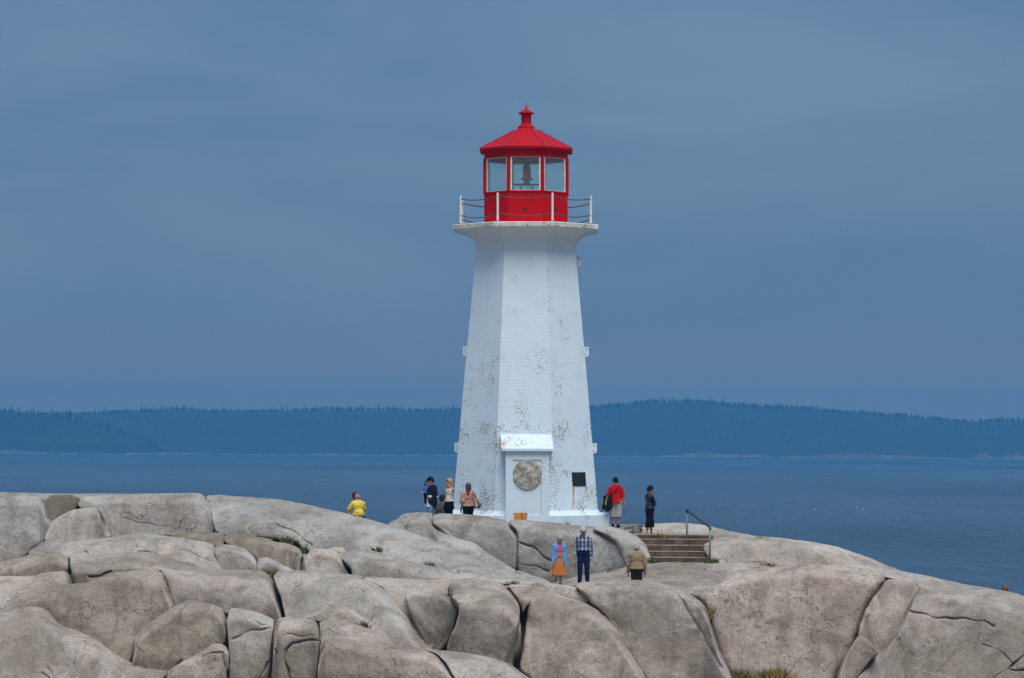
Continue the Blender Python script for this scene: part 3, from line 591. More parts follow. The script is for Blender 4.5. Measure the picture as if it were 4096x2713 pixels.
def rust_on(mt, spots):
    """rust runs: (x centre, half width, z bottom, z top) in the part's own coordinates"""
    m, t, b, base, v, sx = mt
    n1 = noise(t, scaled(t, v, (14, 1, 1.2)), 1.0, 4, 0.6); n2 = noise(t, v, 16, 4, 0.6)
    for xc, hw, z0, z1, amt in spots:
        dx = math_(t, 'DIVIDE', math_(t, 'ABSOLUTE', math_(t, 'SUBTRACT', sx.outputs['X'], xc)), hw)
        mx_ = ramp(t, math_(t, 'ADD', dx, math_(t, 'MULTIPLY', math_(t, 'SUBTRACT', n2.outputs['Fac'], .5), .9)), [(0.55, (1, 1, 1)), (1.0, (0, 0, 0))]).outputs[0]
        mz = N(t, 'ShaderNodeMapRange'); L(t, sx.outputs['Z'], mz.inputs[0])
        for i, q in zip((1, 2, 3, 4), (z0, z1, 0.0, 1.0)): mz.inputs[i].default_value = q
        top_ = ramp(t, mz.outputs[0], [(0.0, (0, 0, 0)), (0.1, (.22, .22, .22)), (.6, (.5, .5, .5)), (.95, (1, 1, 1)), (1.0, (0, 0, 0))]).outputs[0]
        st_ = ramp(t, n1.outputs['Fac'], [(0.30, (0.25, 0.25, 0.25)), (0.62, (1, 1, 1))]).outputs[0]
        f_ = math_(t, 'MULTIPLY', math_(t, 'MULTIPLY', mx_, top_), math_(t, 'MULTIPLY', st_, amt)); f_ = math_(t, 'MINIMUM', math_(t, 'MULTIPLY', f_, 2.2), 1.0)
        rc = ramp(t, n1.outputs['Fac'], [(0.30, (0.66, 0.30, 0.03)), (0.52, (0.58, 0.17, 0.012)), (0.66, (0.24, 0.05, 0.01))]).outputs[0]
        base = mixc(t, f_, base, rc)
    L(t, base, b.inputs['Base Color'])
PX0 = P(2103, 2090, 110).x
def xo(u, d): return P(u, 2000, d).x - PX0
mp_tower = mat_paint('white_tower_paint'); MAT['paint'] = mp_tower[0]
mp_porch = mat_paint('white_porch_paint', .55); MAT['porch'] = mp_porch[0]
mp_trim = mat_paint('white_trim_paint', .75, False); MAT['trim'] = mp_trim[0]
def mat_deck():
    m, t, b = new_mat('weathered_deck_edge', 0.8); v = objco(t)
    a = ramp(t, noise(t, v, 2.2, 6, .65).outputs['Fac'], [(.35, (.74, .75, .75)), (.56, (.62, .60, .53)), (.7, (.48, .44, .36))]).outputs[0]
    c = ramp(t, noise(t, v, 9, 5, .7).outputs['Fac'], [(.56, (0, 0, 0)), (.64, (1, 1, 1))]).outputs[0]
    base = mixc(t, math_(t, 'MULTIPLY', c, .85), a, (.15, .12, .085)); L(t, base, b.inputs['Base Color'])
    bump(t, b, noise(t, v, 8, 5, .7).outputs['Fac'], .8, .03); return m
MAT['deck'] = mat_deck()
def mat_red(name, col):
    m, t, b = new_mat(name, 0.6); v = objco(t); b.inputs['Specular IOR Level'].default_value = .12
    a = ramp(t, noise(t, v, 1.6, 5, .6).outputs['Fac'], [(.3, tuple(c * .86 for c in col)), (.7, col)]).outputs[0]
    sc_ = ramp(t, noise(t, scaled(t, v, (1, 1, .6)), 6, 6, .75).outputs['Fac'], [(.66, (0, 0, 0)), (.80, (1, 1, 1))]).outputs[0]
    L(t, mixc(t, math_(t, 'MULTIPLY', sc_, .35), a, (.50, .07, .08)), b.inputs['Base Color'])
    bump(t, b, noise(t, v, 12, 3).outputs['Fac'], .2, .006); return m
MAT['red'] = mat_red('red_iron_paint', (.52, .0012, .003)); MAT['red_roof'] = mat_red('red_roof_paint', (.43, .003, .012))
MAT['putty'] = mat_plain('pale_window_frame', (.62, .62, .55), .7, .25, 6)
MAT['black'] = mat_plain('black_metal', (.012, .012, .014), .5, .3, 10)
MAT['iron'] = mat_plain('dark_chain_iron', (.055, .055, .065), .6, .4, 30, metal=.3)
MAT['steel'] = mat_plain('grey_steel', (.22, .235, .25), .5, .15, 12)
MAT['rail_blue'] = mat_plain('dark_handrail', (.025, .035, .06), .45, .3, 12)
MAT['concrete'] = mat_plain('concrete', (.27, .25, .21), .95, .35, 3.0, .02)
def mat_postpaint():
    m, t, b = new_mat('white_post_paint', .6); v = objco(t)
    s = N(t, 'ShaderNodeSeparateXYZ'); L(t, v, s.inputs[0])
    zf = ramp(t, math_(t, 'ADD', s.outputs['Z'], math_(t, 'MULTIPLY', noise(t, v, 25, 3).outputs['Fac'], .06)), [(.05, (1, 1, 1)), (.10, (0, 0, 0))]).outputs[0]
    sp = ramp(t, noise(t, scaled(t, v, (3, 3, .8)), 6, 5, .7).outputs['Fac'], [(.58, (0, 0, 0)), (.72, (1, 1, 1))]).outputs[0]
    base = mixc(t, math_(t, 'MULTIPLY', sp, .7), (.78, .76, .68), (.40, .20, .06)); base = mixc(t, zf, base, (.33, .07, .01)); L(t, base, b.inputs['Base Color']); return m
MAT['post'] = mat_postpaint()
def mat_glass():
    m = bpy.data.materials.new('window_glass'); m.use_nodes = True; t = m.node_tree; t.nodes.clear()
    o = N(t, 'ShaderNodeOutputMaterial'); tr = N(t, 'ShaderNodeBsdfTransparent', ins={'Color': (.95, 1.0, .985, 1)}); gl = N(t, 'ShaderNodeBsdfGlossy', ins={'Roughness': .04, 'Color': (.9, 1, 1, 1)})
    fr = N(t, 'ShaderNodeLayerWeight', ins={'Blend': .5}); f2 = math_(t, 'ADD', math_(t, 'MULTIPLY', math_(t, 'POWER', fr.outputs['Facing'], 4.0), .5), .05)
    mi = N(t, 'ShaderNodeMixShader'); L(t, f2, mi.inputs[0]); L(t, tr.outputs[0], mi.inputs[1]); L(t, gl.outputs[0], mi.inputs[2]); df = N(t, 'ShaderNodeBsdfDiffuse', ins={'Color': (.62, .70, .68, 1)}); ns = noise(t, objco(t), 5, 4); mf = math_(t, 'MULTIPLY', ns.outputs['Fac'], .09)
    m2 = N(t, 'ShaderNodeMixShader'); L(t, mf, m2.inputs[0]); L(t, mi.outputs[0], m2.inputs[1]); L(t, df.outputs[0], m2.inputs[2]); L(t, m2.outputs[0], o.inputs[0]); return m
MAT['glass'] = mat_glass()
ROT = R(-1.2)
LH = empty('lighthouse', (PX0, 0, 0)); LH.rotation_euler = (0, R(-.24), 0)
tag(LH, 'tall white octagonal lighthouse with a red lantern room on the rocks', 'lighthouse')
def part(name, me, mat, parent=LH, loc=None): return link(name, me, MAT[mat] if isinstance(mat, str) else mat, parent, loc)
zdt = zt_(906); zdb = zt_(927)
# shaft with the flared head
rings = [(-1.2, aw(300)), (zt_(2034), aw(287)), (zt_(1500), aw(242)), (zt_(1015), aw(198.5))]
flare = [(988, 199.5), (972, 203), (958, 210), (947, 221), (939, 236), (933, 254), (929, 270)]
rings += [(zt_(v), aw(a)) for v, a in flare] + [(zdb + .02, aw(280))]
# finely stepped so that the board-marked concrete can be a little uneven
sub = []
for (z0, a0), (z1, a1) in zip(rings[:4], rings[1:4]):
    k = 10
    for i in range(k): sub.append((z0 + (z1 - z0) * i / k, a0 + (a1 - a0) * i / k))
part('tower_shaft', ngon_loft('tower_shaft', sub + rings[3:], 8, ROT), 'paint')
# gallery deck, its edge chipped
dk = ngon_loft('gallery_deck', [(zdb, aw(281)), (zdb + .025, aw(288)), (zdt - .02, aw(289)), (zdt, aw(286))], 8, ROT)
bm = bmesh.new(); bm.from_mesh(dk); bmesh.ops.subdivide_edges(bm, edges=[e for e in bm.edges if abs(e.verts[0].co.z - e.verts[1].co.z) < .001], cuts=14)
for q in bm.verts:
    if q.co.z < zdb + .03:
        nn = mnoise.noise(q.co * 4.0); rr = Vector((q.co.x, q.co.y, 0)); q.co.z += max(0, nn) * .07; q.co -= rr.normalized() * max(0, nn) * .03
part('gallery_deck', bm_mesh('gallery_deck', bm), 'deck')
part('lantern_curb', ngon_loft('lantern_curb', [(zdt - .01, aw(172)), (zdt + .06, aw(170)), (zdt + .075, aw(160))], 8, ROT), 'trim')
# lantern room
AL = aw(166.5); zw0, zsill, zhead, zw1 = zdt + .05, zt_(776), zt_(638), zt_(606)
lw = part('lantern_wall', ngon_loft('lantern_wall', [(zw0, AL), (zsill, AL)], 8, ROT, False, False), 'red')
part('sill_band', ngon_loft('sill_band', [(zsill - .03, AL + .004), (zsill - .02, AL + .03), (zsill + .02, AL + .03), (zsill + .03, AL - .05)], 8, ROT, False, True), 'red')
part('head_band', ngon_loft('head_band', [(zhead - .01, AL - .12), (zhead, AL), (zw1 - .04, AL), (zw1 - .035, AL + .02), (zw1 + .05, AL + .02)], 8, ROT, False, True), 'red')
KC = 1 / math.cos(math.pi / 8)
for i in range(8):
    an = -math.pi / 2 + math.pi / 8 + math.pi / 4 * i + ROT
    part('lantern_mullion', box_mesh('lantern_mullion', (0, 0, 0), (.085, .12, zhead - zsill - .02)), 'red', LH, None).matrix_basis = Matrix.Translation(((AL - .035) * KC * math.cos(an), (AL - .035) * KC * math.sin(an), (zsill + zhead) / 2)) @ Matrix.Rotation(an, 4, 'Z') @ Matrix.Rotation(math.pi / 2, 4, 'Z')
    am = -math.pi / 2 + math.pi / 4 * i + ROT
    wfr = 2 * AL * math.tan(math.pi / 8) - .16; hfr = zhead - zsill - .03
    bm = bmesh.new()
    for s_ in (-1, 1):
        bm_box(bm, (s_ * (wfr / 2 - .03), 0, 0), (.06, .05, hfr)); bm_box(bm, (0, .001, s_ * (hfr / 2 - .012)), (wfr - .12, .046, .024))
    wf = part('lantern_window', bm_mesh('lantern_window', bm), 'putty')
    wf.matrix_basis = Matrix.Translation(((AL - .055) * math.cos(am), (AL - .055) * math.sin(am), (zsill + zhead) / 2 + .005)) @ Matrix.Rotation(am + math.pi / 2, 4, 'Z')
    part('pane', box_mesh('pane', (0, 0, 0), (wfr - .12, .008, hfr - .05)), 'glass', wf)
    # round wall vent below the window; flat black disc stands for the hole's shade
    vt = ngon_loft('wall_vent', [(0, .064), (.010, .064), (.012, .056)], 14, 0, False, True, True)
    q = part('wall_vent', vt, 'black'); q.matrix_basis = Matrix.Translation(((AL + .002) * math.cos(am), (AL + .002) * math.sin(am), zt_(847))) @ Matrix.Rotation(am + math.pi / 2, 4, 'Z') @ Matrix.Rotation(math.pi / 2, 4, 'X')
part('lantern_floor', ngon_loft('lantern_floor', [(zsill - .35, AL - .06), (zsill - .30, AL - .06)], 8, ROT), 'steel')
# roof
zr0, zr1, zr2 = zt_(609), zt_(599), zt_(518)
rf_ = part('roof', ngon_loft('roof', [(zr0 + .03, aw(160)), (zr0, aw(184)), (zr1, aw(186)), (zr1 + .015, aw(183)), (zr2, aw(45))], 8, ROT), 'red_roof')
for i in range(8):
    an = -math.pi / 2 + math.pi / 8 + math.pi / 4 * i + ROT
    p0 = Vector((aw(183) * KC * math.cos(an), aw(183) * KC * math.sin(an), zr1 + .018)); p1 = Vector((aw(46) * KC * math.cos(an), aw(46) * KC * math.sin(an), zr2))
    part('roof_rib', tube('roof_rib', [p0, p1], .012, 6), 'red_roof', rf_)
vb = part('ventilator', ngon_loft('ventilator', [(zr2 - .03, aw(44)), (zr2 + .05, aw(34)), (zt_(506), aw(33.5)), (zt_(503), aw(31)), (zt_(495), aw(22)), (zt_(493), aw(20)), (zt_(456), aw(20))], 20, 0, True, True, False), 'red_roof')
part('ventilator_cap', ngon_loft('ventilator_cap', [(zt_(455), aw(20)), (zt_(454), aw(29)), (zt_(449.5), aw(31.5)), (zt_(448), aw(30)), (zt_(434), aw(8)), (zt_(429), aw(4.2)), (zt_(411), .006)], 20), 'red_roof', vb)
# small brackets up the right-hand slope
for k_, hgt_ in ((.25, .06), (.62, .10), (.86, .07)):
    q = Vector((aw(183) * (1 - k_) + aw(45) * k_, -.25, zr1 + (zr2 - zr1) * k_))
    part('roof_bracket', tube('roof_bracket', [q, q + Vector((.02, 0, hgt_)), q + Vector((-.06, 0, hgt_ + .01))], .010, 6), 'black', rf_)
# beacon on its stand
zb0 = zsill - .30; ztab = zt_(737); bx = .02
st_ = part('beacon_stand', box_mesh('beacon_stand', (bx, 0, ztab), (.98, .5, .022)), 'steel')
for x_ in (-.21, .21):
    for y_ in (-.18, .18): part('leg', tube('leg', [(bx + x_, y_, zb0), (bx + x_, y_, ztab - .012)], .035, 8), 'trim', st_)
part('gear_box', box_mesh('gear_box', (bx, 0, zb0 + .36), (.28, .3, .10), 0, .01), 'steel', st_)
part('beacon_foot', ngon_loft('beacon_foot', [(ztab + .012, .10), (ztab + .06, .13), (zt_(727), .10), (zt_(721), .10), (zt_(717), .22), (zt_(713), .225), (zt_(711), .18)], 20, 0, True, True, True, (bx, 0)), 'steel')
def mat_redlens():
    m, t, b = new_mat('red_lens', .15); v = objco(t)
    wv = N(t, 'ShaderNodeTexWave', wave_type='BANDS', bands_direction='Z', ins={'Scale': 9.0}); L(t, v, wv.inputs['Vector'])
    L(t, ramp(t, wv.outputs['Fac'], [(0, (.60, .015, .03)), (1, (.85, .07, .09))]).outputs[0], b.inputs['Base Color']); bump(t, b, wv.outputs['Fac'], .5, .01); return m
part('beacon_lens', ngon_loft('beacon_lens', [(zt_(711), .155), (zt_(700), .150), (zt_(676), .125)], 20, 0, True, True, True, (bx, 0)), mat_redlens())
part('beacon_cap', ngon_loft('beacon_cap', [(zt_(676), .135), (zt_(674), .14), (zt_(665), .14), (zt_(663), .105), (zt_(654), .10), (zt_(649), .07), (zt_(646), .02)], 20, 0, True, True, True, (bx, 0)), 'black')
# railing: eight posts, two chains between each pair
AP = aw(259); zpost = zt_(792)
posts = []
for i in range(8):
    an = -math.pi / 2 + math.pi / 8 + math.pi / 4 * i + ROT
    p_ = Vector((AP * KC * math.cos(an), AP * KC * math.sin(an), zdt)); posts.append(p_)
    bm = bmesh.new(); bm_box(bm, (0, 0, (zpost - zdt) / 2), (.062, .062, zpost - zdt + .02), an, .008); bm_box(bm, (0, 0, .012), (.13, .13, .02), an)
    part('railing_post', bm_mesh('railing_post', bm), 'post', LH, p_)
for i in range(8):
    a, b = posts[i], posts[(i + 1) % 8]
    for zz, sag in ((zpost - zdt - .10, .07 + .05 * random.random()), (.34, .11 + .04 * random.random())):
        pts = []; rad = []; n_ = 64
        for k in range(n_ + 1):
            t_ = k / n_; q = a.lerp(b, t_); q.z = zdt + zz - sag * 4 * t_ * (1 - t_); pts.append(q); rad.append(.013 + .007 * (k % 2))
        part('chain', tube('chain', pts, rad, 6), 'iron')
# window hoods on the side faces
def shaft_a(z): return float(np.interp(z, [q[0] for q in rings[:4]], [q[1] for q in rings[:4]]))
for sgn, v in ((-1, 1407), (-1, 1791), (1, 1049), (1, 1409), (1, 1793)):
    z = zt_(v); a_ = shaft_a(z)
    bm = bmesh.new()
    hh, ww, pr = .36, .95, .155
    vs_ = [bm.verts.new((x, y, zz_)) for y in (-ww / 2, ww / 2) for x, zz_ in ((-.15, hh / 2), (pr - .02, hh / 2), (pr, hh / 2 - .03), (pr, -hh / 2 + .06), (pr - .05, -hh / 2), (-.15, -hh / 2))]
    for k in range(6): bm.faces.new((vs_[k], vs_[(k + 1) % 6], vs_[6 + (k + 1) % 6], vs_[6 + k]))
    bm.faces.new(vs_[:6]); bm.faces.new(vs_[6:][::-1])
    q = part('window_hood', bm_mesh('window_hood', bm), 'trim'); q.matrix_basis = Matrix.Rotation(ROT + (0 if sgn > 0 else math.pi), 4, 'Z') @ Matrix.Translation((a_, 0, z))
# blocked doorway: pent hood, porch front, sunk panel with a round scar
yf = -aw(333) - .05; dF = 110 + yf
xl, xr = xo(2023, dF), xo(2196, dF); zp1 = zt_(1806, dF); zp0 = zt_(2110, dF)
pw = xr - xl; pxl, pxr, pz1, pz0 = xo(2052, dF), xo(2166, dF), zt_(1839, dF), zt_(2062, dF)
bm = bmesh.new()
bm_box(bm, ((xl + xr) / 2, yf + .75, (zp0 + zp1) / 2), (pw, 1.42, zp1 - zp0))                     # body behind the front skin
for x0, x1, z0, z1 in ((xl, pxl, zp0, zp1), (pxr, xr, zp0, zp1), (pxl, pxr, pz1, zp1), (pxl, pxr, zp0, pz0)):
    bm_box(bm, ((x0 + x1) / 2, yf + .02, (z0 + z1) / 2), (x1 - x0, .036, z1 - z0))
porch = part('porch', bm_mesh('porch', bm), 'porch')
rust_on(mp_porch, [(xo(2082, dF), .25, zt_(2130, dF), zt_(2050, dF), 1.6)])
# round scar of bare concrete
def mat_scar():
    m, t, b = new_mat('bare_concrete', .95); v = objco(t)
    base = ramp(t, noise(t, v, 5.5, 6, .65, .6).outputs['Fac'], [(.30, (.16, .13, .08)), (.48, (.33, .30, .24)), (.60, (.50, .48, .44)), (.72, (.66, .66, .64))]).outputs[0]
    L(t, base, b.inputs['Base Color']); bump(t, b, noise(t, v, 14, 6, .7).outputs['Fac'], 1.0, .03); return m
cx_, cz_ = xo(2110, dF), zt_(1899, dF); bm = bmesh.new(); ring = []; ring2 = []
n_ = 72; c0 = bm.verts.new((cx_, yf + .030, cz_))
for k in range(n_):
    an = 2 * math.pi * k / n_; rr = .505 * (1 + .03 * mnoise.noise(Vector((math.cos(an) * 4, math.sin(an) * 4, 2))) + .018 * mnoise.noise(Vector((math.cos(an) * 14, math.sin(an) * 14, 5))))
    ring.append(bm.verts.new((cx_ + rr * math.cos(an), yf - .004, cz_ + rr * 1.03 * math.sin(an)))); ring2.append(bm.verts.new((cx_ + rr * .975 * math.cos(an), yf - .008, cz_ + rr * 1.0 * math.sin(an))))
for k in range(n_):
    k2 = (k + 1) % n_
    bm.faces.new((ring[k], ring[k2], ring2[k2], ring2[k])); bm.faces.new((ring2[k], ring2[k2], c0))
for q in ring:
    pass
# thickness behind the scar
back_ = [bm.verts.new((q.co.x, yf + .05, q.co.z)) for q in ring]
for k in range(n_): bm.faces.new((ring[k], back_[k], back_[(k + 1) % n_], ring[(k + 1) % n_]))
c0.co.y = yf - .006
scar = part('round_scar', bm_mesh('round_scar', bm, True), mat_scar(), LH); scar['label'] = 'round patch of bare rough concrete'
# pent hood
zh0, zh1, zh2 = zt_(1733, 110 - shaft_a(zt_(1733))), zt_(1795, dF - .1), zt_(1805, dF - .1)
hx0, hx1, hx2, hx3 = xo(2001, 108), xo(2207, 108), xo(2007, dF - .1), xo(2214, dF - .1)
ytop = -shaft_a(zh0) + .05
vs_ = [(hx0, ytop, zh0), (hx1, ytop, zh0), (hx3, yf - .12, zh1), (hx2, yf - .12, zh1), (hx2, yf - .12, zh2), (hx3, yf - .12, zh2), (hx0, ytop + .2, zh2), (hx1, ytop + .2, zh2)]
part('porch_hood', mesh_py('porch_hood', vs_, [(0, 3, 2, 1), (3, 4, 5, 2), (4, 6, 7, 5), (0, 6, 4, 3), (1, 2, 5, 7), (0, 1, 7, 6)]), 'trim')
rust_on(mp_trim, [(xo(2016, dF), .07, zt_(1800, dF), zt_(1770, dF), .9)])
# plinth: low octagonal step with a sloped shoulder
zq = zt_(2056)
part('plinth', ngon_loft('plinth', [(-1.2, aw(333)), (zq, aw(331)), (zq + .015, aw(328)), (zq + .04, aw(300)), (zt_(2034), aw(287) - .02)], 8, ROT), 'trim')
bm = bmesh.new(); bm_box(bm, (aw(318), -.9, zt_(2070)), (.22, .34, .36), 0, .03); part('plinth_lug', bm_mesh('plinth_lug', bm), 'trim')
# black plaque on the right-hand face, with its rust run
am = -math.pi / 4 + ROT; zpl = zt_(1917, 107.9); a_ = shaft_a(zpl)
nf = Vector((math.cos(am), math.sin(am), .0)); tf_ = Vector((-math.sin(am), math.cos(am), 0))
target = xo(2316, 107.9)
off = (target - (a_ * math.cos(am))) / tf_.x
pl = part('plaque', box_mesh('plaque', (0, 0, 0), (.66, .03, .485), 0, .005), 'black'); lean = math.atan((aw(287) - aw(198.5)) / (zt_(1015) - zt_(2034)))
pl.matrix_basis = Matrix.Translation(nf * (a_ + .012) + tf_ * off + Vector((0, 0, zpl))) @ Matrix.Rotation(am + math.pi / 2, 4, 'Z') @ Matrix.Rotation(-lean, 4, 'X')
bm = bmesh.new()
for k in range(9): bm_box(bm, (random.uniform(-.02, .02), -.0165, .19 - k * .045), (.50 * random.uniform(.75, 1), .003, .014))
part('raised_lettering', bm_mesh('raised_lettering', bm), mat_plain('bronze_relief', (.03, .03, .032), .45, .3, 20), pl)
pxs = xo(2294, 107.9)
rust_on(mp_tower, [(pxs, .04, zt_(2035), zt_(1946, 107.9), 1.0), (pxs + .47, .03, zt_(1965), zt_(1946, 107.9), .7), (xo(2271, 107.9), .03, zt_(1725), zt_(1684, 107.9), .6)])

# ------------------------------------------------------------------ haze: one closed box of even, pale blue air
def mat_haze():
    m = bpy.data.materials.new('haze_air'); m.use_nodes = True; t = m.node_tree; t.nodes.clear()
    o = N(t, 'ShaderNodeOutputMaterial'); v = N(t, 'ShaderNodeVolumePrincipled'); v.inputs['Color'].default_value = (.07, .40, .82, 1); v.inputs['Density'].default_value = .00024; v.inputs['Anisotropy'].default_value = 0.0
    L(t, v.outputs[0], o.inputs['Volume']); return m
tag(link('haze', box_mesh('haze', (0, 2400, (SEA - 4 + 95) / 2), (6200, 5600, 95 - SEA + 4)), mat_haze()), 'pale blue sea haze hanging over the water and hills', 'haze', kind='stuff')

# ------------------------------------------------------------------ concrete stairs, landing path, handrail
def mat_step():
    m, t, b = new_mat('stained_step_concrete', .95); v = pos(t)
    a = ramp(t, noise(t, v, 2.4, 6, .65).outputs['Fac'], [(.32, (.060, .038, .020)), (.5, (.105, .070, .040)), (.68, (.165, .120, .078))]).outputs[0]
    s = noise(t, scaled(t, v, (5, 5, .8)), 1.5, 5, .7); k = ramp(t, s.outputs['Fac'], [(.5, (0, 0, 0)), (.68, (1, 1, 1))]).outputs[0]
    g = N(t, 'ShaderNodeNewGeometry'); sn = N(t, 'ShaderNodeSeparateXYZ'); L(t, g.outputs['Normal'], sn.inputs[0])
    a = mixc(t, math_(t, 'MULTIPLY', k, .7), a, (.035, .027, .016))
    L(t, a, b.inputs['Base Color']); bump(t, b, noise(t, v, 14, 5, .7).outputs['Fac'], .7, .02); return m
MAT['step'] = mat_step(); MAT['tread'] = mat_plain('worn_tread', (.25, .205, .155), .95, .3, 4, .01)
stairs = empty('concrete_stairs', P(2720, 2252, 104.7)); tag(stairs, 'five worn concrete steps set between the rocks right of the lighthouse', 'stairs')
rise = [2253, 2230, 2206, 2181.5, 2157.5, 2140.5]; dep_s = [104.60, 104.93, 105.26, 105.59, 105.92]; rts = [2885, 2872, 2862, 2856, 2852]
for k in range(5):
    p0 = P((2600, 2588, 2572, 2556, 2536)[k], rise[k] + 14, dep_s[k]); p1 = P(rts[k], rise[k + 1], dep_s[k])
    zb, zt2 = p0.z - .15, P(2700, rise[k + 1], dep_s[k]).z
    yb = dep_s[k] + (.36 if k < 4 else 2.0) - 110 - EYE.y + EYE.y
    y0, y1 = p1.y, p1.y + (.36 if k < 4 else 1.9)
    bm = bmesh.new(); bm_box(bm, ((p0.x + p1.x) / 2, (y0 + y1) / 2, (zb + zt2) / 2), (p1.x - p0.x, y1 - y0, zt2 - zb), 0, .018 if k < 4 else .04)
    bmesh.ops.subdivide_edges(bm, edges=[e for e in bm.edges if (e.verts[0].co - e.verts[1].co).length > 1], cuts=24)
    for q in bm.verts: q.co.z += .010 * mnoise.noise(q.co * 2.5) ; q.co.y += .012 * mnoise.noise(q.co * 3.1 + Vector((4, 0, 0)))
    o = link('step', bm_mesh('step', bm), MAT['step'], stairs, -stairs.location)
    me2 = mesh_py('tread', [(p0.x, y0 + .012, zt2 + .003), (p1.x, y0 + .012, zt2 + .003), (p1.x, y1, zt2 + .006), (p0.x, y1, zt2 + .006), (p0.x, y0 + .004, zt2 - .018), (p1.x, y0 + .004, zt2 - .018), (p0.x, y0 - .006, zt2 - .008), (p1.x, y0 - .006, zt2 - .008)], [(6, 7, 1, 0), (0, 1, 2, 3), (4, 5, 7, 6)])
    link('tread', me2, MAT['tread'], o)
hr = empty('handrail', P(2747, 2154, 106.0)); tag(hr, 'bent steel pipe handrail beside the concrete steps', 'handrail')
q0, q1 = P(2747, 2170, 105.95), P(2748, 2050, 105.95); q2, q3 = P(2841, 2110, 104.5), P(2839, 2240, 104.5)
hl = -hr.location
link('post', tube('post', [q0, q1], .033, 12), MAT['steel'], hr, hl); link('post', tube('post', [q3, q2], .033, 12), MAT['steel'], hr, hl)
t0 = P(2747, 2041, 105.95)
cv = [q1, q1 + Vector((0, 0, .03)), q1.lerp(t0, .75), t0 + Vector((.05, -.05, 0)), t0.lerp(q2, .12), t0.lerp(q2, .5), t0.lerp(q2, .95), q2 + Vector((0, 0, -.02)), q2 + Vector((0, 0, -.08))]
link('rail', tube('rail', cv, .042, 12), MAT['rail_blue'], hr, hl)
# sloping concrete path at the tower foot, kerb post at its corner
def prism(name, top_, th, mat, kind=None, label=None, cat=None):
    n = len(top_); vs = [Vector(q) for q in top_] + [Vector(q) - Vector((0, 0, th)) for q in top_]
    fs = [tuple(range(n))] + [tuple(range(2 * n - 1, n - 1, -1))] + [(i, n + i, n + (i + 1) % n, (i + 1) % n) for i in range(n)]
    return link(name, mesh_py(name, vs, fs), mat)
MAT['path'] = mat_plain('grey_path_concrete', (.20, .175, .155), .95, .2, 2.5, .02)
tag(prism('path', [P(2395, 2122, 105.9), P(2512, 2130, 106.3), P(2540, 2116, 107.2), P(2569, 2104, 108.4), P(2566, 2097, 110.4), P(2380, 2099, 110.6)], .5, MAT['path']), kind='structure')
o = prism('kerb_post', [P(2536, 2108, 107.0), P(2556, 2108, 107.0), P(2560, 2106.5, 107.5), P(2538, 2106.5, 107.5)], .55, MAT['concrete']); tag(o, 'short square concrete kerb post at the corner of the path', 'kerb post')
o = prism('kerb_slab', [P(2494, 2112, 107.5), P(2560, 2100, 107.3), P(2574, 2098, 107.9), P(2520, 2100, 109.5)], .10, MAT['moss_rock']); tag(o, 'mossy concrete slab bridging the gap beside the path', 'slab')

# ------------------------------------------------------------------ people: each body is one smooth surface grown from a posed skeleton
def v3(*a): return np.array(a, float)
def smin(a, b, k):
    h = np.maximum(k - np.abs(a - b), 0) / k
    return np.minimum(a, b) - h * h * k * .25
class Cap:
    def __init__(s, a, b, ra, rb=None, sq=None):
        s.a, s.b, s.ra, s.rb = np.array(a, float), np.array(b, float), ra, ra if rb is None else rb
        r = max(s.ra, s.rb); s.lo = np.minimum(s.a, s.b) - r; s.hi = np.maximum(s.a, s.b) + r
    def __call__(s, p):
        e = s.b - s.a; l2 = max(e @ e, 1e-9); t = np.clip(((p - s.a) @ e) / l2, 0, 1)
        return np.linalg.norm(p - s.a - t[:, None] * e, axis=1) - (s.ra + (s.rb - s.ra) * t)
    def grow(s, k): return Cap(s.a, s.b, s.ra + k, s.rb + k)
class Ell:
    def __init__(s, c, r, M=None):
        s.c, s.r, s.M = np.array(c, float), np.array(r, float), M
        m = s.r.max() if M is not None else s.r; s.lo, s.hi = s.c - m, s.c + m
    def __call__(s, p):
        q = p - s.c
        if s.M is not None: q = q @ s.M
        k = np.linalg.norm(q / s.r, axis=1); k2 = np.linalg.norm(q / (s.r * s.r), axis=1) + 1e-9
        return k * (k - 1) / k2
    def grow(s, k): return Ell(s.c, s.r + k, s.M)
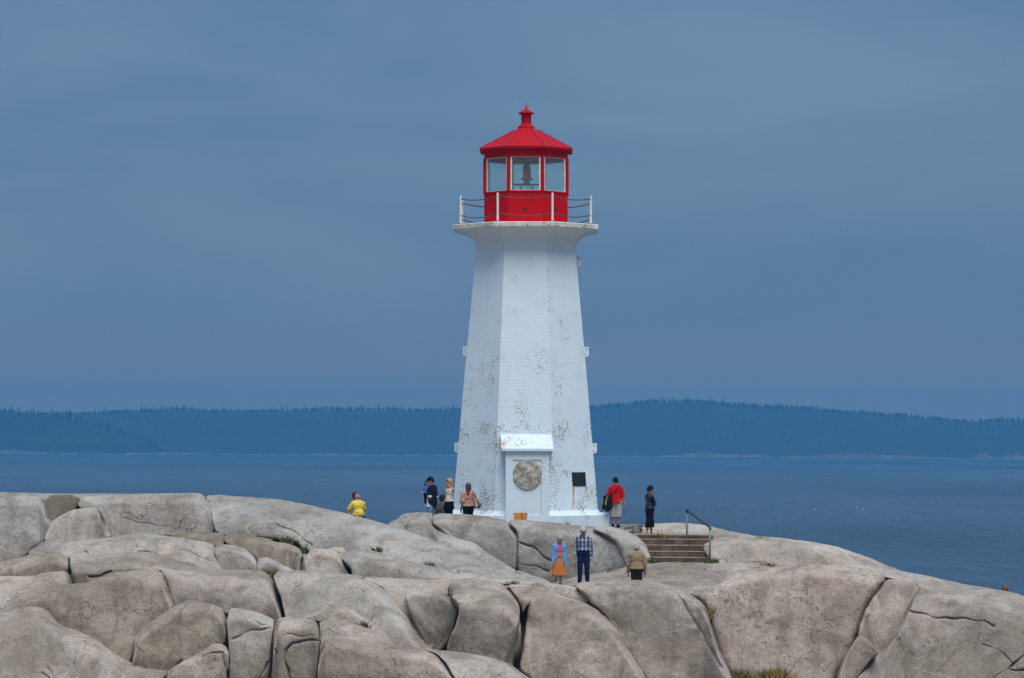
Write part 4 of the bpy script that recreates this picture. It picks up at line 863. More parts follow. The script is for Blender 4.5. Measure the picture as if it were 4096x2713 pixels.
def surface(prims, vox, k=.035, clips=(), wr=0.0, fine=(), cut=()):
    lo = np.min([q.lo for q in list(prims) + list(fine)], 0) - vox * 2.5; hi = np.max([q.hi for q in list(prims) + list(fine)], 0) + vox * 2.5
    n = np.ceil((hi - lo) / vox).astype(int) + 1
    gx, gy, gz = [lo[i] + vox * np.arange(n[i]) for i in range(3)]
    vol = np.full(tuple(n), .2)
    def apply(q, kk):
        sl = []
        for i in range(3):
            a = max(int((q.lo[i] - .07 - lo[i]) / vox), 0); b = min(int((q.hi[i] + .07 - lo[i]) / vox) + 2, n[i]); sl.append(slice(a, b))
        X, Y, Z = np.meshgrid(gx[sl[0]], gy[sl[1]], gz[sl[2]], indexing='ij'); sh = X.shape
        d = q(np.stack([X.ravel(), Y.ravel(), Z.ravel()], 1)).reshape(sh)
        vol[tuple(sl)] = smin(vol[tuple(sl)], d, kk)
    for q in prims: apply(q, k)
    for q in fine: apply(q, .010)
    X, Y, Z = np.meshgrid(gx, gy, gz, indexing='ij')
    if wr: vol += wr * np.sin(19 * X + 6 * np.sin(11 * Z) + 3 * Y) * np.sin(23 * Z + 4 * np.sin(13 * X + 9 * Y))
    for pt, nr in clips: vol = np.maximum(vol, (X - pt[0]) * nr[0] + (Y - pt[1]) * nr[1] + (Z - pt[2]) * nr[2])
    for q in cut:
        P3 = np.stack([X.ravel(), Y.ravel(), Z.ravel()], 1); vol = np.maximum(vol, -q(P3).reshape(vol.shape))
    sg = vol < 0
    nx, ny, nz = n - 1
    corner = [(a, b, c) for a in (0, 1) for b in (0, 1) for c in (0, 1)]
    cnt = sum(sg[a:a + nx, b:b + ny, c:c + nz].astype(np.int8) for a, b, c in corner)
    act = (cnt > 0) & (cnt < 8); idx = np.full(act.shape, -1); ijk = np.argwhere(act); idx[act] = np.arange(len(ijk))
    acc = np.zeros((len(ijk), 3)); num = np.zeros(len(ijk))
    for c0 in corner:
        for ax in range(3):
            if c0[ax]: continue
            c1 = list(c0); c1[ax] = 1
            a = vol[tuple((ijk + c0).T)]; b = vol[tuple((ijk + c1).T)]; m = (a < 0) != (b < 0)
            t = np.where(m, a / np.where(m, a - b, 1), 0); pt = np.array(c0, float)[None] + np.zeros((len(ijk), 3)); pt[:, ax] += t
            acc += pt * m[:, None]; num += m
    V = lo + (ijk + acc / np.maximum(num, 1)[:, None]) * vox
    faces = []
    for ax in range(3):
        o1, o2 = [(1, 2), (2, 0), (0, 1)][ax]
        sl0 = [slice(None)] * 3; sl1 = [slice(None)] * 3; sl0[ax] = slice(0, -1); sl1[ax] = slice(1, None)
        A_, B_ = sg[tuple(sl0)], sg[tuple(sl1)]; e = np.argwhere(A_ != B_)
        e = e[(e[:, o1] > 0) & (e[:, o2] > 0) & (e[:, o1] < n[o1] - 1) & (e[:, o2] < n[o2] - 1)]
        def cell(d1, d2):
            q = e.copy(); q[:, o1] -= d1; q[:, o2] -= d2; return idx[tuple(q.T)]
        f = np.stack([cell(1, 1), cell(0, 1), cell(0, 0), cell(1, 0)], 1); fl = ~A_[tuple(e.T)]
        f[fl] = f[fl][:, ::-1]; faces.append(f)
    Fc = np.concatenate(faces); Fc = Fc[(Fc >= 0).all(1)]
    return V, Fc
def rotm(yaw=0, pit=0, rol=0): return np.array(Matrix.Rotation(R(yaw), 3, 'Z') @ Matrix.Rotation(R(pit), 3, 'X') @ Matrix.Rotation(R(rol), 3, 'Y'))
SKIN = mat_plain('fair_skin', (.46, .24, .165), .6, .08, 12); SKIN_T = mat_plain('tanned_skin', (.36, .155, .095), .6, .1, 12); SKIN_B = mat_plain('brown_skin', (.33, .16, .10), .6, .1, 12)
def cloth(name, col, var=.15): return mat_plain(name, col, .95, var, 7, .004, spec=.1)
class Person:
    """canonical figure 1.75 m tall, facing -y; side +x is image right when it faces the camera"""
    def __init__(s, label, u, v, d, H, phi, skin=SKIN, girth=1.0, lean=0.0, head=(0, 0, 0), armA=None, armB=None, legA=(0, 0), legB=(0, 0), sit=False, belly=0.0, group='visitors on the rocks', vox=.0115, child=False):
        top = P(u, v, d); k = H / 1.75
        s.root = None; s.k = k; s.skin = skin; s.g = girth
        s.M = Matrix.Translation((top.x, top.y, top.z - H)) @ Matrix.Rotation(R(phi), 4, 'Z') @ Matrix.Scale(k, 4)
        hs = 1.45 if child else 1.15
        ln = v3(0, -lean, 0)
        hipz = .92
        s.pel = v3(0, 0, hipz); s.waist = v3(0, 0, 1.06) + ln * .3; s.chest = v3(0, 0, 1.27) + ln * .75; s.neck = v3(0, .015, 1.46) + ln
        if sit:
            dz = -.46
            for q in (s.pel, s.waist, s.chest, s.neck): q[2] += dz
        g = girth
        s.torso = [Cap(s.pel + v3(.075, 0, .02), s.pel + v3(-.075, 0, .02), .112 * g), Ell(s.waist, (.145 * g, .105 * g, .16)), Ell(s.waist + v3(0, -.03 - belly * .5, -.02), (.13 * g, .10 * g + belly * .6, .14)), Ell(s.chest, (.162 * g, .112 * g, .19)), Cap(s.neck + v3(.125 * g, 0, -.105), s.neck + v3(-.125 * g, 0, -.105), .066), Cap(s.neck + v3(.14 * g, .01, -.09), s.neck + v3(.02, .01, -.01), .050, .050), Cap(s.neck + v3(-.14 * g, .01, -.09), s.neck + v3(-.02, .01, -.01), .050, .050)]
        s.sh = {1: s.neck + v3(.168 * g, 0, -.10), -1: s.neck + v3(-.168 * g, 0, -.10)}
        s.hc = s.neck + v3(0, -.018, .168 * (1 + (hs - 1) * .35))
        Mh = rotm(*head); piv = s.neck + v3(0, 0, .05)
        def H_(p): return piv + Mh @ (np.array(p, float) - piv)
        s.H_ = H_; s.Mh = Mh; hc = s.hc; s.hs = hs
        def HE(c, r): return Ell(H_(hc + np.array(c) * hs), np.array(r) * hs, Mh)
        s.HE = HE
        s.headp = [HE((0, .008, .02), (.074, .092, .098)), HE((0, -.028, -.052), (.054, .060, .066)), HE((0, -.055, -.085), (.030, .026, .022)), Cap(s.neck + v3(0, .01, -.06), H_(hc + v3(0, .012, -.07)), .058 * (1 + (g - 1) * .5), .052)]
        feat = [Cap(H_(hc + v3(0, -.085, .005) * hs), H_(hc + v3(0, -.110, -.028) * hs), .009, .014), Cap(H_(hc + v3(.022, -.084, -.064) * hs), H_(hc + v3(-.022, -.084, -.064) * hs), .008), HE((.076, .012, -.012), (.012, .022, .032)), HE((-.076, .012, -.012), (.012, .022, .032)), Cap(H_(hc + v3(.045, -.078, .024) * hs), H_(hc + v3(-.045, -.078, .024) * hs), .009)]
        s.arm = {}; fing = []; limbs = []
        for sd, a in ((1, armA), (-1, armB)):
            sh = s.sh[sd]
            if a is None: a = ((.05, .02, -.30), (.07, -.06, -.55), (.05, -.15, -1))
            el = sh + v3(a[0][0] * sd, a[0][1], a[0][2]); wr_ = sh + v3(a[1][0] * sd, a[1][1], a[1][2])
            hd = v3(a[2][0] * sd, a[2][1], a[2][2]); hd /= np.linalg.norm(hd)
            s.arm[sd] = (sh, el, wr_, hd)
            limbs += [Cap(sh, el, .050 * g ** .7, .040 * g ** .5), Cap(el, wr_, .039 * g ** .5, .026)]
            side = np.cross(hd, v3(sd * 1.0, .25, .1)); side /= np.linalg.norm(side); pn = np.cross(side, hd) * sd; pn *= -1 if pn @ (v3(0, 0, 1.1) + s.pel * 0 - wr_ * v3(1, 1, 0)) < 0 else 1
            for o_ in (-.020, 0, .020): fing.append(Cap(wr_ + hd * .012 + side * o_ * .7, wr_ + hd * .075 + side * o_, .0165, .0145))
            for j, (ln_, o_) in enumerate(((.068, -.030), (.078, -.010), (.073, .010), (.056, .029))):
                b0 = wr_ + hd * .080 + side * o_; b1 = b0 + hd * ln_ * .5 + pn * .010; b2 = b1 + hd * ln_ * .38 + pn * .026
                fing += [Cap(b0, b1, .0098, .0092), Cap(b1, b2, .0092, .0078)]
            tb = wr_ + hd * .022 - side * .024; t1 = tb - side * .026 + hd * .030 + pn * .010; t2 = t1 + hd * .034 + pn * .012
            fing += [Cap(tb, t1, .014, .011), Cap(t1, t2, .011, .009)]
        s.leg = {}
        for sd, lg in ((1, legA), (-1, legB)):
            hp = s.pel + v3(.088 * sd, 0, -.02)
            if sit: kn = hp + v3(.05 * sd, -.42, .06); an = v3(hp[0] + .05 * sd, hp[1] - .44, .08)
            else: kn = v3(hp[0] * 1.05 + lg[0] * .5, lg[1] * .5 - .02, .49); an = v3(hp[0] * 1.0 + lg[0], lg[1] + .02, .085)
            s.leg[sd] = (hp, kn, an)
            limbs += [Cap(hp, kn, .088 * g ** .6, .058), Cap(kn, an, .057, .038), Cap(an + v3(0, .03, -.045), an + v3(.02 * sd, -.15, -.050), .038, .032)]
        s.limbs = limbs
        cut = [HE((.030, -.094, .004), (.016, .012, .009)), HE((-.030, -.094, .004), (.016, .012, .009))]
        V, Fc = surface(s.torso + s.headp + limbs, vox, .035, fine=feat + fing, cut=cut)
        s.root = link('person', mesh_np('person', V, Fc), skin); s.root.matrix_world = s.M
        tag(s.root, label, 'person', group)
        for e in (1, -1):
            ec = H_(hc + v3(.030 * e, -.082, .004) * hs); s.add('eye', Ell(ec, (.013, .013, .013)), EYEM, .006)
    def put(s, name, V, Fc, mat, smooth=True):
        o = link(name, mesh_np(name, V, Fc, smooth), mat, s.root); return o
    def add(s, name, prims, mat, vox=.012, k=.03, clips=(), wr=0.0, cut=()):
        prims = prims if isinstance(prims, list) else [prims]
        V, Fc = surface(prims, vox, k, clips, wr, cut=cut); return s.put(name, V, Fc, mat)
    def hair(s, mat, back=-.055, front=.052, extra=(), side=.0, thick=.012, name='hair'):
        # cap of hair: shell of the skull cut by a sloping line from brow to nape
        p0 = s.H_(s.hc + v3(0, -.075, front) * s.hs); nrm = s.Mh @ v3(0, -.62 - side, -.78)
        pr = [s.HE((0, .012, .024), (.076 + thick, .094 + thick, .100 + thick)), s.HE((0, .045, -.03), (.066 + thick, .055 + thick, .065))] + list(extra)
        nrm = nrm / np.linalg.norm(nrm); return s.add(name, pr, mat, .009, .02, [(p0, nrm)] if not extra else [], .002, cut=([s.HE((0, -.085, -.03), (.064, .07, .078))]))
    def top(s, mat, hem=.88, sleeve=.62, infl=.020, loose=.0, name='shirt', wr=.006, neck=.045, coll=True, flare=0.0):
        pr = [q.grow(infl + loose) for q in s.torso]
        if flare: pr.append(Cap(s.waist, s.pel + v3(0, 0, -.06), .13 * s.g + flare * .4, .135 * s.g + flare))
        else: pr.append(Cap(s.waist + v3(0, .0, .0), s.pel + v3(0, 0, -.02), .125 * s.g + infl, .128 * s.g + infl))
        for sd in (1, -1):
            sh, el, wr_, hd = s.arm[sd]
            if sleeve <= 0: continue
            if sleeve <= 1: pr.append(Cap(sh, sh + (el - sh) * sleeve, .050 * s.g ** .5 + infl, .048 * s.g ** .5 + infl + .006))
            else:
                pr.append(Cap(sh, sh + (el - sh) * .6, .050 * s.g ** .5 + infl, .045 + infl))
                s.add('sleeve', [Cap(sh + (el - sh) * .15, el, .049 * s.g ** .5 + infl + .001, .041 + infl), Cap(el, el + (wr_ - el) * (sleeve - 1), .041 + infl, .030 + infl)], mat, .0125, .03, (), wr)
        z0 = hem - (.46 if s.pel[2] < .6 else 0)
        nk = s.neck + v3(0, -.02, neck - .02)
        o = s.add(name, pr, mat, .0125, .03, [(v3(0, 0, z0), v3(0, .02, -1)), (nk, v3(0, -.45, .9))], wr)
        if coll: s.add('collar', [Cap(s.neck + v3(0, .012, -.012), s.neck + v3(0, .004, .032), .068, .066)], coll if not coll is True else mat, .009, .02, [(s.neck + v3(0, 0, .034), v3(0, -.35, .95)), (s.neck + v3(0, 0, -.012), v3(0, .2, -1))], cut=[Cap(s.neck + v3(0, -.09, .07), s.neck + v3(0, -.05, -.05), .035, .012)])
        return o
    def legs(s, mat, to=1.0, infl=.018, waist=.99, name='trousers', loose=0.0, wr=.005):
        pr = [q.grow(infl + .004) for q in s.torso[:2]]
        for sd in (1, -1):
            hp, kn, an = s.leg[sd]
            pr.append(Cap(hp, kn, .092 * s.g ** .6 + infl, .064 + infl + loose))
            if to > .5: pr.append(Cap(kn, kn + (an - kn) * (to - .5) * 2, .062 + infl + loose, (.048 if to >= 1 else .056) + infl + loose))
        cl = [(v3(0, 0, waist - (.46 if s.pel[2] < .6 else 0)), v3(0, 0, 1))]
        lowest = min(s.leg[1][2][2], s.leg[-1][2][2]) - .03 if to >= 1 else None
        if to < 1: cl.append((s.leg[1][1] + (s.leg[1][2] - s.leg[1][1]) * (to - .5) * 2 - v3(0, 0, 0.02), v3(0, 0, -1)))
        else: cl.append((v3(0, 0, lowest), v3(0, 0, -1)))
        return s.add(name, pr, mat, .0125, .022, cl, wr)
    def shoes(s, mat):
        for sd in (1, -1):
            an = s.leg[sd][2]; s.add('shoe', [Cap(an + v3(0, .03, -.040), an + v3(.02 * sd, -.16, -.042), .050, .043), Cap(an + v3(0, .01, -.01), an + v3(0, .01, .02), .046)], mat, .011, .02, [(an + v3(0, 0, -.085), v3(0, 0, -1))])
EYEM = mat_plain('dark_eye', (.02, .015, .012), .3, .1)
HAIR_BLACK = mat_plain('black_hair', (.006, .006, .006), .7, .3, 30, spec=.15); HAIR_GREY = mat_plain('grey_hair', (.30, .29, .28), .8, .3, 40, .004); HAIR_WHITE = mat_plain('white_hair', (.42, .40, .37), .8, .25, 40, .004)
HAIR_RED = mat_plain('dark_red_hair', (.085, .012, .010), .5, .4, 25, .005); HAIR_BLOND = mat_plain('blond_hair', (.42, .22, .065), .6, .3, 25, .005); HAIR_BROWN = mat_plain('brown_hair', (.022, .014, .010), .7, .4, 30, spec=.15)
NAVY = cloth('navy_cloth', (.008, .011, .030)); BLACK = cloth('black_cloth', (.005, .005, .006)); WHITE = cloth('white_cloth', (.62, .63, .66), .06)

# man in yellow, hands on hips, looking up at the tower
m = Person('man in a yellow polo shirt, hands on hips, looking up from behind the left slope', 1434, 1969, 104.0, 1.76, 28, SKIN_T, 1.17, -.03, (28, -42, 0), ((.10, .10, -.26), (.00, -.03, -.48), (-.6, -.3, -.75)), ((.13, .10, -.25), (.00, -.03, -.48), (-.6, -.3, -.75)), belly=.06)
m.top(cloth('yellow_polo', (.66, .50, .085), .1), .93, .62, .016, .002); m.legs(BLACK); m.hair(HAIR_BROWN); m.shoes(BLACK)
m.add('watch', [Cap(m.arm[1][2] - m.arm[1][3] * .015, m.arm[1][2] + m.arm[1][3] * .012, .036)], WHITE, .008)
# father with cap
m = Person('man in a black cap and navy jersey with white side panel, carrying a baby', 1728, 1910, 107.4, 1.80, -118, SKIN, 1.08, .0, (18, 22, 0), ((.04, .02, -.29), (-.05, -.24, -.36), (-.5, -.8, .1)), ((.04, .02, -.29), (-.03, -.25, -.33), (-.5, -.8, .1)))
m.top(cloth('navy_jersey', (.008, .011, .030)), .73, .78, .024, .014, coll=False, flare=.03); m.legs(cloth('pale_jeans', (.17, .25, .34), .5)); m.hair(HAIR_BLACK); m.shoes(WHITE)
for sd in (1, -1):
    sh, el, wr_, hd = m.arm[sd]; m.add('white_cuff', [Cap(sh + (el - sh) * .74, sh + (el - sh) * 1.06, .078, .080)], WHITE, .011, clips=[(sh + (el - sh) * 1.0, (el - sh) / np.linalg.norm(el - sh)), (sh + (el - sh) * .76, -(el - sh) / np.linalg.norm(el - sh))])
    g_ = m.g; m.add('side_panel', [Cap(m.chest + v3(.150 * sd * g_, -.05, -.06), m.pel + v3(.140 * sd * g_, -.055, -.15), .066, .092)], WHITE, .011, clips=[(v3(0, 0, .745), v3(0, 0, -1))], wr=.003)
cp = [m.HE((0, .006, .045), (.088, .106, .085))]
m.add('cap', cp, BLACK, .009, clips=[(m.H_(m.hc + v3(0, 0, .040)), m.Mh @ v3(0, -.10, -1))])
m.add('cap_brim', [m.HE((0, -.112, .040), (.074, .080, .017))], BLACK, .008)
FATHER = m
# the baby on his arm
m = Person('baby in a blue shirt held against the father in the navy jersey', 1702, 1938, 107.15, .72, -75, SKIN, 1.25, .0, (-10, 10, 0), ((.06, -.10, -.22), (.02, -.32, -.30), (-.2, -1, 0)), ((.06, -.10, -.22), (.02, -.32, -.30), (-.2, -1, 0)), sit=False, vox=.018, child=True)
m.top(cloth('blue_baby_shirt', (.02, .10, .55)), .93, .7, .02, coll=False); m.legs(BLACK, .95); m.hair(HAIR_BROWN, thick=.006)
# seated man
m = Person('man in a grey green shirt sitting low between the capped man and blonde woman', 1767, 1981, 108.2, 1.80, 140, SKIN_T, 1.12, .03, (20, 8, 0), None, None, sit=True)
top_s = m.neck[2] + .30; m.root.location.z += (1.75 - top_s) * m.k
m.top(cloth('grey_green_shirt', (.075, .095, .085), .2), .90, 1.9, .024, .008); m.legs(NAVY, 1.0); m.hair(HAIR_BROWN); m.shoes(BLACK)
# blonde woman shading her eyes
m = Person('blonde woman in a cream tank top and black skirt, hand shading her eyes', 1797, 1918, 107.3, 1.70, -38, SKIN, .90, -.02, (-8, 4, 0), ((.17, -.19, .04), (-.06, -.25, .235), (-.85, -.1, .15)), ((.03, .03, -.29), (.02, -.05, -.54), (0, -.1, -1)))
m.top(cloth('cream_tank', (.66, .62, .45), .08), .95, 0, .014, 0, 'tank_top', .004, -.01, False); m.legs(BLACK, 1.0, .010)
def skirt(pn, z1, z0, r1, r0, mat, pleats=14, amp=.018, name='skirt', cy=0.0, dep=.8):
    vs, fs = [], []; n = 96; k_ = 10
    for j in range(k_ + 1):
        t = j / k_
        for i in range(n):
            a = 2 * math.pi * i / n; r_ = (r1 + (r0 - r1) * t ** .8) + amp * t * math.sin(pleats * a + .7 * math.sin(3 * a)) + .008 * t * math.sin(5 * a + 2)
            vs.append((pn.pel[0] + r_ * math.cos(a), pn.pel[1] + cy + r_ * dep * math.sin(a), z1 + (z0 - z1) * t + .012 * t * math.sin(4 * a)))
    for j in range(k_):
        for i in range(n): i2 = (i + 1) % n; fs.append((j * n + i, (j + 1) * n + i, (j + 1) * n + i2, j * n + i2))
    o = pn.put(name, vs, fs, mat); md = o.modifiers.new('thick', 'SOLIDIFY'); md.thickness = .008; return o
skirt(m, 1.02, .70, .138, .205, BLACK, 9, .012); m.hair(HAIR_BLOND, extra=[m.HE((.045, .03, -.055), (.045, .055, .075)), m.HE((-.045, .03, -.055), (.045, .055, .075))], thick=.022)
m.add('sunglasses', [m.HE((.030, -.085, .062), (.026, .014, .016)), m.HE((-.030, -.085, .062), (.026, .014, .016))], BLACK, .007); m.shoes(BLACK)
# red haired woman
m = Person('woman with long dark red hair in a pink blouse, seen from behind', 1873, 1936, 107.2, 1.67, -158, SKIN, 1.20, .0, (-25, 0, 0), ((.05, .02, -.29), (.05, -.08, -.54), (0, -.1, -1)), ((.05, .02, -.29), (.04, -.10, -.52), (0, -.1, -1)))
def mat_blouse():
    mm, t, b = new_mat('pink_print_blouse', .9); v = objco(t)
    L(t, ramp(t, noise(t, v, 22, 4, .7).outputs['Fac'], [(.35, (.20, .09, .065)), (.5, (.40, .20, .155)), (.66, (.52, .33, .27))]).outputs[0], b.inputs['Base Color']); return mm
BL = mat_blouse(); m.top(BL, .93, .95, .028, .014, 'blouse', .008, coll=False, flare=.03); m.legs(BLACK, 1, .022)
for sd in (1, -1):
    sh, el, wr_, hd = m.arm[sd]; m.add('wide_sleeve', [Cap(sh, sh + (el - sh) * .95, .075, .115)], BL, .012, clips=[(sh + (el - sh) * .95, (el - sh) / np.linalg.norm(el - sh))], wr=.008)
m.hair(HAIR_RED, extra=[Cap(m.H_(m.hc + v3(0, .055, .02)), m.H_(m.hc + v3(.02, .115, -.28)), .078, .070), Cap(m.H_(m.hc + v3(.02, .115, -.25)), m.H_(m.hc + v3(.05, .13, -.46)), .070, .022), m.HE((-.06, .0, -.06), (.03, .06, .09)), m.HE((.06, .0, -.06), (.03, .06, .09))], thick=.020)
m.add('watch', [Cap(m.arm[1][2] - m.arm[1][3] * .02, m.arm[1][2] + m.arm[1][3] * .01, .036)], BLACK, .008); m.shoes(BLACK)
m.add('belt_tag', [Cap(m.pel + v3(.0, .165, .075), m.pel + v3(.07, .16, .07), .014)], WHITE, .007)
# her shoulder bag: pushed-together slouchy bag hanging at her right side (image right)
def bag(name, label, pts, mat, strap, smat, parts=()):
    V, Fc = surface(pts, .012, .05, wr=.004); o = link(name, mesh_np(name, V, Fc), mat); tag(o, label, 'bag')
    if strap: link('strap', tube('strap', strap, .016, 8), smat, o)
    for nm, pr, mt in parts:
        V, Fc = surface(pr, .010, .03); link(nm, mesh_np(nm, V, Fc), mt, o)
    return o
def Q(u, v, d): return np.array(P(u, v, d))
BROWNL = mat_plain('dark_brown_leather', (.045, .032, .028), .5, .25, 12); TANL = mat_plain('tan_leather', (.42, .30, .17), .6, .15, 12)
bag('shoulder_bag', 'brown and tan shoulder bag hanging from the red haired woman', [Cap(Q(1908, 2004, 107.05), Q(1914, 2022, 107.02), .05, .09), Cap(Q(1914, 2022, 107.02), Q(1902, 2028, 107.00), .08, .06)], BROWNL, [Q(1891, 1966, 107.08), Q(1898, 1980, 106.98), Q(1905, 1996, 106.98), Q(1909, 2010, 107.00)], BROWNL, [('tan_panel', [Cap(Q(1901, 1995, 106.94), Q(1906, 2026, 106.90), .02, .050)], TANL)])
# man in red
m = Person('man in a red polo shirt and khaki shorts, back turned, beside the tower', 2463, 1911, 108.6, 1.76, 170, SKIN_B, 1.14, .06, (24, 24, 0), ((.10, .03, -.28), (.02, -.20, -.36), (-.6, -.8, 0)), ((.07, .02, -.30), (.12, .02, -.56), (.0, -.1, -1)))
m.top(cloth('red_polo', (.46, .006, .008), .1), .87, .80, .020, .006, flare=.055); m.legs(cloth('khaki_shorts', (.38, .35, .32), .12), .62, .026, .94, loose=.030, name='shorts'); m.hair(HAIR_BLACK); m.shoes(BLACK)
for sd in (1, -1):
    hp, kn, an = m.leg[sd]; m.add('cargo_pocket', [Cap(hp + (kn - hp) * .55 + v3(.10 * sd, .02, 0), hp + (kn - hp) * .85 + v3(.095 * sd, .02, 0), .035, .04)], cloth('khaki_pocket', (.34, .31, .28)), .012)
RED = m
BAGN = cloth('black_nylon', (.010, .010, .013)); YEL = cloth('yellow_piping', (.55, .34, .02))
bag('camera_bag', 'black bag with yellow piping slung at the red shirted man\'s side', [Cap(Q(2431, 1992, 108.35), Q(2430, 2035, 108.32), .10, .11), Cap(Q(2437, 1988, 108.4), Q(2440, 2026, 108.4), .09, .10)], BAGN, [Q(2480, 1938, 108.42), Q(2468, 1954, 108.36), Q(2455, 1972, 108.36), Q(2442, 1988, 108.36)], BAGN, [('yellow_piping', [Cap(Q(2431, 1984, 108.22), Q(2424, 2004, 108.19), .011, .014), Cap(Q(2424, 2004, 108.19), Q(2423, 2018, 108.19), .016, .026)], YEL)])
V, Fc = surface([Cap(Q(2420, 1990, 108.5), Q(2424, 1996, 108.5), .075), Cap(Q(2422, 1996, 108.5), Q(2413, 2034, 108.5), .060, .048), Cap(Q(2424, 1998, 108.5), Q(2420, 2034, 108.5), .05, .045)], .012, .04, wr=.007)
o = link('jacket', mesh_np('jacket', V, Fc), cloth('dark_jacket', (.012, .013, .018))); tag(o, 'folded dark jacket carried over the red shirted man\'s left arm', 'jacket')
# boy
m = Person('boy in a dark blue tee and long black shorts with folded arms on the landing', 2599, 1946, 106.5, 1.68, 118, SKIN_B, .92, .0, (-6, 12, 0), ((.05, -.10, -.26), (-.14, -.24, -.24), (-1, .05, .08)), ((.05, -.10, -.26), (-.14, -.22, -.28), (-1, .05, .04)), legA=(.02, -.16), legB=(-.02, .18))
def mat_tee():
    mm, t, b = new_mat('blue_print_tee', .9); v = objco(t)
    L(t, ramp(t, noise(t, v, 5, 5, .65).outputs['Fac'], [(.42, (.006, .007, .012)), (.56, (.012, .028, .06)), (.70, (.05, .10, .16))]).outputs[0], b.inputs['Base Color']); return mm
m.top(mat_tee(), .86, .95, .022, .012, coll=False, flare=.015); m.legs(BLACK, .74, .030, loose=.035, name='shorts'); m.hair(HAIR_BLACK, thick=.015)
for sd in (1, -1):
    an = m.leg[sd][2]; m.add('sandal', [Cap(an + v3(0, .04, -.062), an + v3(.02 * sd, -.15, -.066), .040, .036)], BLACK, .011, clips=[(an + v3(0, 0, -.058), v3(0, 0, 1))])
for sd in (1, -1):
    sh, el, wr_, hd = m.arm[sd]; m.add('black_sleeve', [Cap(sh + (el - sh) * .1, sh + (el - sh) * .97, .078, .074)], BLACK, .012, clips=[(sh + (el - sh) * .97, (el - sh) / np.linalg.norm(el - sh))])
# elderly woman
m = Person('elderly woman in a light blue cardigan and orange striped skirt, looking down', 2235, 2141, 100.4, 1.60, 14, SKIN, 1.02, .06, (6, 40, 0), ((.045, .0, -.29), (.035, -.05, -.55), (-.05, -.1, -1)), ((.05, .0, -.29), (.06, -.05, -.55), (0, -.1, -1)))
m.top(cloth('pink_top', (.66, .11, .13), .1), .97, .5, .012, 0, 'top', .005, coll=False)
CARD = cloth('light_blue_cardigan', (.13, .30, .62), .12)
pr = [q.grow(.034) for q in m.torso] + [Cap(m.waist, m.pel + v3(0, .02, -.22), .165, .19)]
for sd in (1, -1):
    sh, el, wr_, hd = m.arm[sd]; pr += [Cap(sh, el, .075, .066), Cap(el, el + (wr_ - el) * 1.0, .066, .052)]
hl_ = m.neck
m.add('cardigan', pr, CARD, .0125, .03, [(v3(0, 0, .69), v3(0, 0, -1)), (m.neck + v3(0, 0, .02), v3(0, -.4, .9))], .006, cut=[Cap(m.neck + v3(0, -.16, .05), m.chest + v3(0, -.20, 0), .095, .120), Cap(m.chest + v3(0, -.20, 0), m.pel + v3(0, -.24, -.3), .120, .165)])
def mat_stripe():
    mm, t, b = new_mat('orange_striped_skirt', .9); v = objco(t); sp_ = N(t, 'ShaderNodeSeparateXYZ'); L(t, v, sp_.inputs[0])
    an = math_(t, 'ARCTAN2', sp_.outputs['Y'], sp_.outputs['X'])
    w_ = math_(t, 'FRACT', math_(t, 'MULTIPLY', an, 2.1)); n_ = noise(t, scaled(t, v, (1, 1, 3)), 18, 3)
    w2 = math_(t, 'ADD', w_, math_(t, 'MULTIPLY', n_.outputs['Fac'], .12))
    L(t, ramp(t, w2, [(0.0, (.62, .17, .015)), (.28, (.66, .20, .02)), (.34, (.16, .035, .02)), (.46, (.55, .28, .10)), (.56, (.30, .05, .02)), (.68, (.68, .28, .03)), (1.0, (.45, .07, .02))]).outputs[0], b.inputs['Base Color']); return mm
skirt(m, 1.03, .28, .165, .245, mat_stripe(), 16, .020); m.hair(HAIR_GREY, thick=.020); m.shoes(cloth('tan_shoes', (.35, .22, .14)))
# elderly man
m = Person('elderly man in a blue plaid shirt and navy trousers, looking down', 2335, 2107, 100.9, 1.83, -4, SKIN_T, 1.06, .03, (-10, 36, 0), ((.055, .03, -.30), (.065, -.02, -.57), (0, -.1, -1)), ((.065, .03, -.30), (.075, -.05, -.56), (0, -.2, -1)), legA=(.03, .0), legB=(-.03, -.02))
def mat_plaid():
    mm, t, b = new_mat('blue_plaid_shirt', .9); v = objco(t); sp_ = N(t, 'ShaderNodeSeparateXYZ'); L(t, v, sp_.inputs[0])
    def band(axis, f, o):
        w_ = math_(t, 'FRACT', math_(t, 'ADD', math_(t, 'MULTIPLY', sp_.outputs[axis], f), o)); return ramp(t, w_, [(.0, (0, 0, 0)), (.42, (0, 0, 0)), (.46, (1, 1, 1)), (.88, (1, 1, 1)), (.92, (0, 0, 0))]).outputs[0]
    bx_, bz_ = band('X', 8.5, .45), band('Z', 7.5, .2)
    c = mixc(t, bx_, (.42, .40, .31), (.025, .075, .30)); c = mixc(t, math_(t, 'MULTIPLY', bz_, .62), c, (.012, .030, .11)); L(t, c, b.inputs['Base Color']); return mm
m.top(mat_plaid(), 1.0, 1.88, .020, .006, coll=WHITE); m.legs(cloth('navy_trousers', (.010, .014, .055)), 1.0, .020, 1.01); m.hair(HAIR_WHITE, thick=.016); m.shoes(BLACK)
m.add('belt', [q.grow(.030) for q in m.torso[:2]], BLACK, .011, .03, [(v3(0, 0, 1.012), v3(0, 0, 1)), (v3(0, 0, .978), v3(0, 0, -1))])
m.add('watch', [Cap(m.arm[1][2] - m.arm[1][3] * .012, m.arm[1][2] + m.arm[1][3] * .012, .036)], WHITE, .008)
